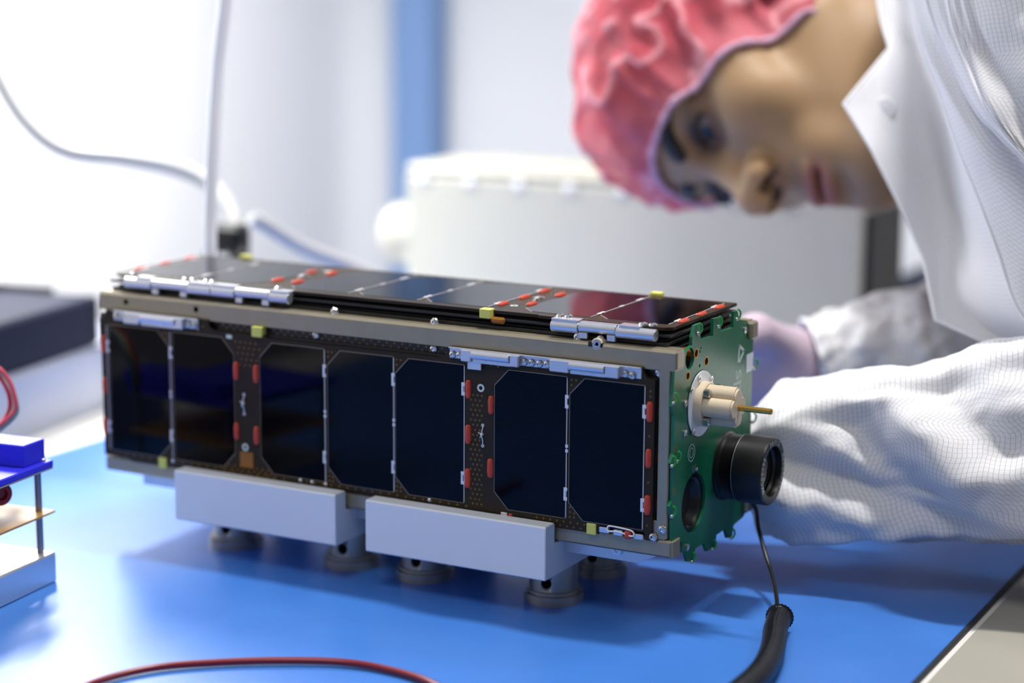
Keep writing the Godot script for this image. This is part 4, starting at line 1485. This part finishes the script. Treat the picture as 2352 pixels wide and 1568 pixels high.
func person() -> void:
	var o := thing("person", "person in a pink hair net and white gridded lab coat bending down to the satellite", "person", Vector3(640, -780, -390))
	var mb := MB.new()
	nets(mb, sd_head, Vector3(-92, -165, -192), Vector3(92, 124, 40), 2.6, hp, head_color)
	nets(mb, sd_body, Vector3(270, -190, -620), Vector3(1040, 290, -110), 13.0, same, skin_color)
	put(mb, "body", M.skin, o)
	face_parts(o)
	hair_net(o)
	coat(o)
	# gloves on both hands
	mb = MB.new()
	var hb := hand_bones(Vector3(312, 14, -141), Vector3(-1, 0.05, 0.12).normalized(), Vector3(0, 1, 0), Vector3(0, 0, -1), 0.22)
	nets(mb, hand_field(hb), Vector3(120, -42, -205), Vector3(350, 78, -96), 3.2, same, white_color)
	put(mb, "glove", M.glove_blue, o, "pale blue glove behind the green board")
	mb = MB.new()
	hb = hand_bones(Vector3(293, 34, -285), Vector3(-0.62, -0.2, 0.76).normalized(), Vector3(0.1, 0.97, 0.2).normalized(), Vector3(-0.76, 0.05, -0.62).normalized(), 0.28)
	nets(mb, hand_field(hb), Vector3(150, -60, -330), Vector3(340, 110, -96), 3.2, same, white_color)
	put(mb, "glove", M.glove_lilac, o, "pale lilac glove")

func face_parts(o: Node3D) -> void:
	for s: float in [1.0, -1.0]:
		var mb := MB.new()
		var c := hp(Vector3(31 * s, -0.5, -12.6))
		mb.lathe(c - H_F * 12.2, H_F, ball(12.2), 24, true)
		var eye := put(mb, "eye", M.eye_white, o)
		mb = MB.new()
		var look := (H_F * 0.93 - H_U * 0.30 - H_L * 0.12).normalized()
		mb.lathe(c + look * 9.6, look, [Vector2(7.0, 0), Vector2(6.4, 1.6), Vector2(4.6, 2.5), Vector2(2.4, 3.0), Vector2(0, 3.15)], 24, true)
		put(mb, "iris", M.iris, eye)
		# eyebrow
		mb = MB.new()
		mb.xf = Transform3D(Basis(H_L, H_U, H_F), H_AT)
		var pts := [Vector3(11 * s, 16, 6.4), Vector3(20 * s, 21, 4.6), Vector3(32 * s, 25, 0.4), Vector3(43 * s, 24, -8), Vector3(51 * s, 18, -17)]
		var sp := spline(pts, 5)
		var rr := []
		for k in sp.size():
			var f := float(k) / (sp.size() - 1)
			rr.append(lerpf(6.2, 2.0, f * f) * (0.7 + 0.3 * minf(1.0, f * 6.0)))
		mb.tube(sp, rr, 10)
		put(mb, "eyebrow", M.hair, o, "dark eyebrow")
		mb = MB.new()
		mb.xf = Transform3D(Basis(H_L, H_U, H_F), H_AT)
		mb.tube(spline([Vector3(18 * s, 0.5, -1.0), Vector3(24 * s, 4.4, 1.6), Vector3(31 * s, 5.4, 2.2), Vector3(38 * s, 4.2, 0.2), Vector3(44.5 * s, 0.5, -5.0)], 5), 1.7, 6)
		put(mb, "eyelash", M.hair, o)
	# hair under the net
	var mb2 := MB.new()
	shell(mb2, 1.0, 0.0, 26, 40)
	put(mb2, "hair", M.hair, o, "dark hair seen through the net")

func ball(r: float) -> Array:
	var p := []
	for k in 13:
		var a := -PI / 2 + PI * k / 12.0
		p.append(Vector2(maxf(r * cos(a), 0.0), r + r * sin(a)))
	return p

func cap_dir(al: float, ph: float) -> Vector3:
	var u := Vector3(1, 0, 0)
	var w := EDGE_N.cross(u)
	return EDGE_N * cos(al) + (u * cos(ph) + w * sin(ph)) * sin(al)

func skull_r(d: Vector3) -> float:
	return 1.0 / (d / Vector3(76.5, 79.5, 95.5)).length()

func head_r(d: Vector3) -> float:
	var c := Vector3(0, 30, -88)
	var r := skull_r(d)
	var most := r + 26.0
	for k in 7:
		var g := sd_head(c + d * r)
		r = clampf(r - g, 40.0, most)
		if absf(g) < 0.4:
			break
	return r

func edge_angle(ph: float) -> float:
	var c := Vector3(0, 30, -88)
	var lo := 0.2
	var hi := 3.0
	for k in 14:
		var m := (lo + hi) * 0.5
		var d := cap_dir(m, ph)
		if (c + d * head_r(d) - EDGE_P).dot(EDGE_N) > 0.0:
			lo = m
		else:
			hi = m
	return lo

func shell(mb: MB, gap: float, puff: float, rings: int, seg: int) -> Array:
	# cap round the skull from the crown down to the elastic edge
	var nz := FastNoiseLite.new()
	nz.seed = 11
	nz.frequency = 1.0
	nz.fractal_octaves = 2
	var nz2 := FastNoiseLite.new()
	nz2.seed = 23
	nz2.frequency = 1.0
	nz2.fractal_type = FastNoiseLite.FRACTAL_RIDGED
	nz2.fractal_octaves = 1
	var c := Vector3(0, 30, -88)
	var rows := []
	var edge := []
	var paints := []
	var ends := []
	for j in seg:
		ends.append(edge_angle(TAU * j / seg))
	for i in rings + 1:
		var s := float(i) / rings
		var row := PackedVector3Array()
		for j in seg:
			var ph := TAU * j / seg
			var d := cap_dir(maxf(s, 0.002) * ends[j], ph)
			var r := head_r(d) + gap
			if puff > 0.0:
				var e := (1.0 - pow(s, 5.0)) * minf(1.0, 0.55 + s * 0.8)
				var pleat := 3.0 * sin(ph * 21.0 + 4.0 * nz.get_noise_2d(cos(ph) * 1.6, sin(ph) * 1.6)) * smoothstep(0.55, 0.9, s) * (1.0 - smoothstep(0.93, 1.0, s))
				var rd := nz2.get_noise_3dv((d + Vector3(nz.get_noise_3dv(d * 2.0), nz.get_noise_3dv(d * 2.0 + Vector3(5, 0, 0)), nz.get_noise_3dv(d * 2.0 + Vector3(0, 5, 0))) * 0.35) * Vector3(1.0, 1.5, 1.0) * 1.05)
				var thick := smoothstep(0.35, 0.85, rd)
				mb.paint = Color(0.78, 0.11, 0.16, 0.62).lerp(Color(0.95, 0.43, 0.49, 0.93), clampf(thick + 0.35 * smoothstep(0.8, 1.0, s), 0.0, 1.0))
				paints.append(mb.paint)
				var wr := 5.0 * nz.get_noise_3dv(d * 1.5) + 6.0 * (rd - 0.3)
				var down := maxf(0.0, -(H_L * d.x + H_U * d.y + H_F * d.z).y)
				r += puff * e + maxf(wr, -5.0) * e + pleat + 15.0 * down * e
			row.append(hp(c + d * r))
			if i == rings:
				edge.append(row[j])
		rows.append(row)
	mb.paint = Color.WHITE
	mb.grid(rows, false, true, [], false)
	for k in paints.size():
		mb.c[k] = paints[k]
	var mid := hp(c)
	var sgn := 0.0
	for k in range(0, mb.v.size(), 7):
		sgn += mb.n[k].dot(mb.v[k] - mid)
	if sgn < 0.0:
		for k in mb.n.size():
			mb.n[k] = -mb.n[k]
		for k in range(0, mb.ix.size(), 3):
			var q := mb.ix[k + 1]
			mb.ix[k + 1] = mb.ix[k + 2]
			mb.ix[k + 2] = q
	return edge

func hair_net(o: Node3D) -> void:
	var mb := MB.new()
	var edge := shell(mb, 5.0, 6.0, 84, 200)
	var net := put(mb, "hair_net", M.cap, o, "pink bouffant hair net")
	mb = MB.new()
	var rr := []
	for k in edge.size():
		rr.append(2.2 + 0.5 * sin(k * 2.1) + 0.4 * sin(k * 5.3))
	mb.tube(edge, rr, 9, false, true)
	put(mb, "elastic_band", M.elastic, net, "pale elastic band")

func cloth_uv(rows: Array, pitch: float) -> Array:
	# arc lengths along and across the sheet, over the width of one weave tile
	var ni := rows.size()
	var nj: int = rows[0].size()
	var uvs := []
	for i in ni:
		var r := []
		r.resize(nj)
		uvs.append(r)
	for i in ni:
		var run := 0.0
		for j in nj:
			if j > 0:
				run += rows[i][j].distance_to(rows[i][j - 1])
			var along := 0.0
			if i > 0:
				along = uvs[i - 1][j].x + rows[i][j].distance_to(rows[i - 1][j]) / pitch
			uvs[i][j] = Vector2(along, run / pitch)
	return uvs

func sleeve_rows(c: Array, ry: Array, rz: Array, seg: int, disp: Callable) -> Array:
	var rows := []
	for k in c.size():
		var d: Vector3 = (c[mini(k + 1, c.size() - 1)] - c[maxi(k - 1, 0)]).normalized()
		var toward := Vector3(0.42, 0.12, 0.9)
		toward = (toward - d * toward.dot(d)).normalized()
		var up := toward.cross(d).normalized()
		if up.y < 0.0:
			up = -up
		var row := PackedVector3Array()
		for s in seg + 1:
			var a := -PI + TAU * s / seg
			var r: float = disp.call(float(k) / (c.size() - 1), a)
			row.append(c[k] + toward * (rz[k] + r) * cos(a) + up * (ry[k] + r) * sin(a))
		rows.append(row)
	return rows

func coat(o: Node3D) -> void:
	var nz := FastNoiseLite.new()
	nz.seed = 5
	nz.frequency = 1.0
	nz.fractal_octaves = 3
	# rings from the open front edge (near the face) to the back of the coat
	var rings := []
	rings.append([Vector3(322, 297, -323), Vector3(330, 267, -304), Vector3(338, 245, -295), Vector3(346, 230, -287), Vector3(334, 200, -245), Vector3(352, 176, -242), Vector3(371, 146, -238), Vector3(389, 117, -228), Vector3(402, 88, -211), Vector3(435, 75, -215), Vector3(457, 67, -231)])
	rings.append([Vector3(345, 297, -315), Vector3(352, 267, -301), Vector3(359, 245, -290), Vector3(363, 230, -287), Vector3(370, 202, -278), Vector3(379, 178, -273), Vector3(389, 152, -263), Vector3(399, 130, -248), Vector3(409, 100, -223), Vector3(442, 80, -214), Vector3(465, 69, -226)])
	rings.append([Vector3(369, 296, -250), Vector3(377, 268, -231), Vector3(383, 247, -222), Vector3(389, 231, -215), Vector3(403, 207, -203), Vector3(417, 179, -193), Vector3(430, 155, -188), Vector3(442, 131, -185), Vector3(454, 105, -181), Vector3(467, 90, -183), Vector3(483, 74, -206)])
	rings.append([Vector3(378, 295, -222), Vector3(389, 268, -206), Vector3(399, 248, -195), Vector3(409, 231, -188), Vector3(427, 205, -176), Vector3(443, 191, -170), Vector3(456, 179, -168), Vector3(470, 159, -166), Vector3(481, 123, -164), Vector3(492, 97, -169), Vector3(502, 77, -199)])
	rings.append([Vector3(394, 295, -205), Vector3(406, 268, -192), Vector3(414, 248, -181), Vector3(422, 233, -173), Vector3(436, 211, -159), Vector3(446, 198, -155), Vector3(458, 186, -154), Vector3(475, 169, -159), Vector3(491, 132, -165), Vector3(503, 101, -176), Vector3(511, 78, -210)])
	rings.append([Vector3(416, 294, -194), Vector3(428, 268, -179), Vector3(438, 249, -168), Vector3(447, 234, -163), Vector3(460, 213, -156), Vector3(470, 197, -156), Vector3(481, 180, -158), Vector3(493, 161, -165), Vector3(504, 128, -173), Vector3(513, 97, -192), Vector3(520, 73, -232)])
	var r6 := []
	var r7 := []
	var r8 := []
	for q: Vector3 in rings[5]:
		r6.append(q + Vector3(95, 12, 4))
		r7.append(Vector3(720, lerpf(q.y, 150, 0.12), q.z - 20))
		r8.append(Vector3(930, lerpf(q.y, 60, 0.4) - 70, q.z - 30))
	rings.append(r6)
	rings.append(r7)
	rings.append(r8)
	var f0 := [Vector3(440, 60, -330), Vector3(420, 70, -430), Vector3(400, 140, -500), Vector3(365, 220, -480), Vector3(330, 300, -425)]
	var f5 := [Vector3(520, 40, -340), Vector3(520, 44, -470), Vector3(495, 130, -575), Vector3(462, 240, -550), Vector3(425, 325, -420)]
	var f6 := [Vector3(610, 30, -350), Vector3(610, 34, -470), Vector3(590, 130, -585), Vector3(570, 250, -550), Vector3(520, 335, -425)]
	var f7 := [Vector3(720, 10, -350), Vector3(720, 10, -470), Vector3(720, 130, -570), Vector3(720, 250, -530), Vector3(720, 320, -420)]
	var f8 := [Vector3(930, -110, -350), Vector3(930, -110, -450), Vector3(930, 0, -540), Vector3(930, 130, -520), Vector3(930, 180, -420)]
	for k in rings.size():
		for q in 5:
			rings[k].append((f0[q] as Vector3).lerp(f5[q], k / 5.0) if k < 6 else [f6, f7, f8][k - 6][q])
	# smooth round each ring, then along the rings
	var fine := []
	for r: Array in rings:
		fine.append(spline(r, 7, true))
	for j in 70:   # the open front edge has true corners
		fine[0][j] = (rings[0][j / 7] as Vector3).lerp(rings[0][j / 7 + 1], (j % 7) / 7.0)
	var nj: int = fine[0].size()
	var cols := []
	for j in nj:
		var line := []
		for k in fine.size():
			line.append(fine[k][j])
		cols.append(spline(line, 12))
	var ni: int = cols[0].size()
	var rows := []
	for i in ni:
		var row := PackedVector3Array()
		for j in nj + 1:
			var p: Vector3 = cols[j % nj][i]
			var t := float(i) / 12.0
			# the yoke's overlapping layers step up at each seam; soft folds hang between them
			var f := 0.0
			if t >= 2.0 and t < 5.0:
				f += 2.4 * (1.0 - (t - floorf(t)))
			f += 6.0 * nz.get_noise_2d(t * 0.9 + p.y * 0.004, p.y * 0.004) * smoothstep(0.3, 1.4, t)
			f += 7.0 * absf(nz.get_noise_2d(t * 1.3 + 9.0, p.y * 0.005 + t * 0.4)) * smoothstep(3.4, 4.6, t)
			row.append(p + Vector3(-0.3, 0.2, 0.9) * f)
		rows.append(row)
	var mb := MB.new()
	mb.grid(rows, false, false, cloth_uv(rows, 10.6), false)
	orient(mb, Vector3(560, 160, -400))
	var ct := put(mb, "lab_coat", M.coat, o, "white cleanroom coat with a fine dark grid")
	# the hem of the open front and the raised seams of the yoke
	mb = MB.new()
	mb.tube(Array(rows[0]).slice(0, 71), 0.9, 8)
	put(mb, "hem", M.coat_plain, ct)
	for i: int in [24, 36, 48]:
		mb = MB.new()
		var seam := []
		for j in 64:
			seam.append(rows[i][j])
		mb.tube(seam, 0.9, 8)
		put(mb, "seam", M.coat_plain, ct)
	mb = MB.new()
	var sc: Vector3 = rows[6][4 * 7 + 1]
	mb.lathe(sc, Vector3(0.3, 0.1, 0.95), [Vector2(6.0, -1.5), Vector2(6.0, 0.6), Vector2(5.0, 1.5), Vector2(3.6, 1.0), Vector2(3.0, 1.6), Vector2(0, 1.8)], 24)
	put(mb, "snap", M.coat_plain, ct)
	# near sleeve
	var sc_pts := spline([Vector3(336, 11, -138), Vector3(352, 15, -138), Vector3(376, 21, -139), Vector3(405, 25, -142), Vector3(437, 31, -145), Vector3(470, 38, -148), Vector3(515, 48, -152), Vector3(560, 66, -164), Vector3(585, 110, -180), Vector3(570, 160, -205), Vector3(530, 205, -235)], 14)
	var nk := sc_pts.size()
	var ry := []
	var rz := []
	for k in nk:
		var t := float(k) / (nk - 1)
		var h := lerpf(35.0, 46.0, smoothstep(0.0, 0.12, t)) + 10.0 * smoothstep(0.15, 0.6, t)
		ry.append(h)
		rz.append(h * 0.93)
	var d1 := func(t: float, a: float) -> float:
		var u := t * 2.0
		var r := 0.0
		r -= fold(u, a, [Vector2(0.16, 0.45), Vector2(0.32, 0.10), Vector2(0.53, -0.22), Vector2(0.8, -0.62)], 0.13, 13.0)
		r += fold(u, a, [Vector2(0.10, 0.15), Vector2(0.3, -0.22), Vector2(0.5, -0.5)], 0.14, 6.0)
		r -= fold(u, a, [Vector2(0.52, 0.62), Vector2(0.6, 0.2), Vector2(0.72, -0.2)], 0.10, 10.0)
		r += fold(u, a, [Vector2(0.66, 0.75), Vector2(0.78, 0.25), Vector2(0.82, -0.1)], 0.12, 8.0)
		r -= fold(u, a, [Vector2(0.82, 0.95), Vector2(0.9, 0.45), Vector2(1.0, 0.1)], 0.11, 9.0)
		r -= fold(u, a, [Vector2(1.05, 1.0), Vector2(1.15, 0.3), Vector2(1.2, -0.4)], 0.10, 6.0)
		r += 4.0 * nz.get_noise_2d(u * 3.0, a * 1.0) + 0.8 * nz.get_noise_2d(u * 8.0 + 4.0, a * 1.8)
		# the underside is tucked in below a soft crease
		var und := smoothstep(-0.72, -1.15, a) * smoothstep(-2.6, -1.9, a)
		r += 4.0 * exp(-pow((a + 0.74 + 0.12 * sin(u * 5.0)) / 0.14, 2.0)) - 8.0 * und
		return r
	rows = sleeve_rows(sc_pts, ry, rz, 150, d1)
	mb = MB.new()
	mb.grid(rows, false, false, cloth_uv(rows, 10.6), false)
	orient_tube(mb, sc_pts)
	var sl := put(mb, "sleeve", M.coat, ct, "near sleeve resting on the mat")
	mb = MB.new()
	mb.tube(Array(rows[0]).slice(0, 150), 1.0, 8, false, true)
	put(mb, "cuff_hem", M.coat_plain, ct)
	mb = MB.new()
	var bp: Vector3 = rows[4][94]
	mb.lathe(bp, (bp - sc_pts[4]).normalized(), [Vector2(5.6, -1.5), Vector2(5.6, 0.8), Vector2(4.8, 1.4), Vector2(0, 1.6)], 24)
	put(mb, "cuff_snap", M.tab, ct)
	# far sleeve
	var fc := spline([Vector3(303, 33, -297), Vector3(320, 36, -308), Vector3(347, 40, -326), Vector3(381, 42, -345), Vector3(429, 40, -372), Vector3(476, 38, -400), Vector3(505, 52, -430), Vector3(512, 80, -480), Vector3(505, 105, -535)], 12)
	ry = []
	rz = []
	for k in fc.size():
		var t := float(k) / (fc.size() - 1)
		ry.append(lerpf(33.0, 50.0, smoothstep(0.0, 0.5, t)))
		rz.append(lerpf(33.0, 50.0, smoothstep(0.0, 0.5, t)))
	var d2 := func(t: float, a: float) -> float:
		return 5.0 * nz.get_noise_2d(t * 9.0 + 20.0, a * 1.2) + 2.0 * nz.get_noise_2d(t * 22.0, a * 2.0 + 7.0)
	rows = sleeve_rows(fc, ry, rz, 96, d2)
	mb = MB.new()
	mb.grid(rows, false, false, cloth_uv(rows, 10.6), false)
	orient_tube(mb, fc)
	put(mb, "sleeve", M.coat, ct, "far sleeve behind the satellite")
	mb = MB.new()
	mb.tube(Array(rows[0]).slice(0, 96), 1.2, 8, false, true)
	put(mb, "cuff_hem", M.coat_plain, ct)

func orient(mb: MB, mid: Vector3) -> void:
	var s := 0.0
	for k in range(0, mb.v.size(), 5):
		s += mb.n[k].dot(mb.v[k] - mid)
	if s < 0.0:
		turn_out(mb)

func orient_tube(mb: MB, line: Array) -> void:
	var s := 0.0
	var per := mb.v.size() / line.size()
	for k in range(0, mb.v.size(), 5):
		s += mb.n[k].dot(mb.v[k] - line[mini(k / per, line.size() - 1)])
	if s < 0.0:
		turn_out(mb)

func turn_out(mb: MB) -> void:
	for k in mb.n.size():
		mb.n[k] = -mb.n[k]
	for k in range(0, mb.ix.size(), 3):
		var q := mb.ix[k + 1]
		mb.ix[k + 1] = mb.ix[k + 2]
		mb.ix[k + 2] = q
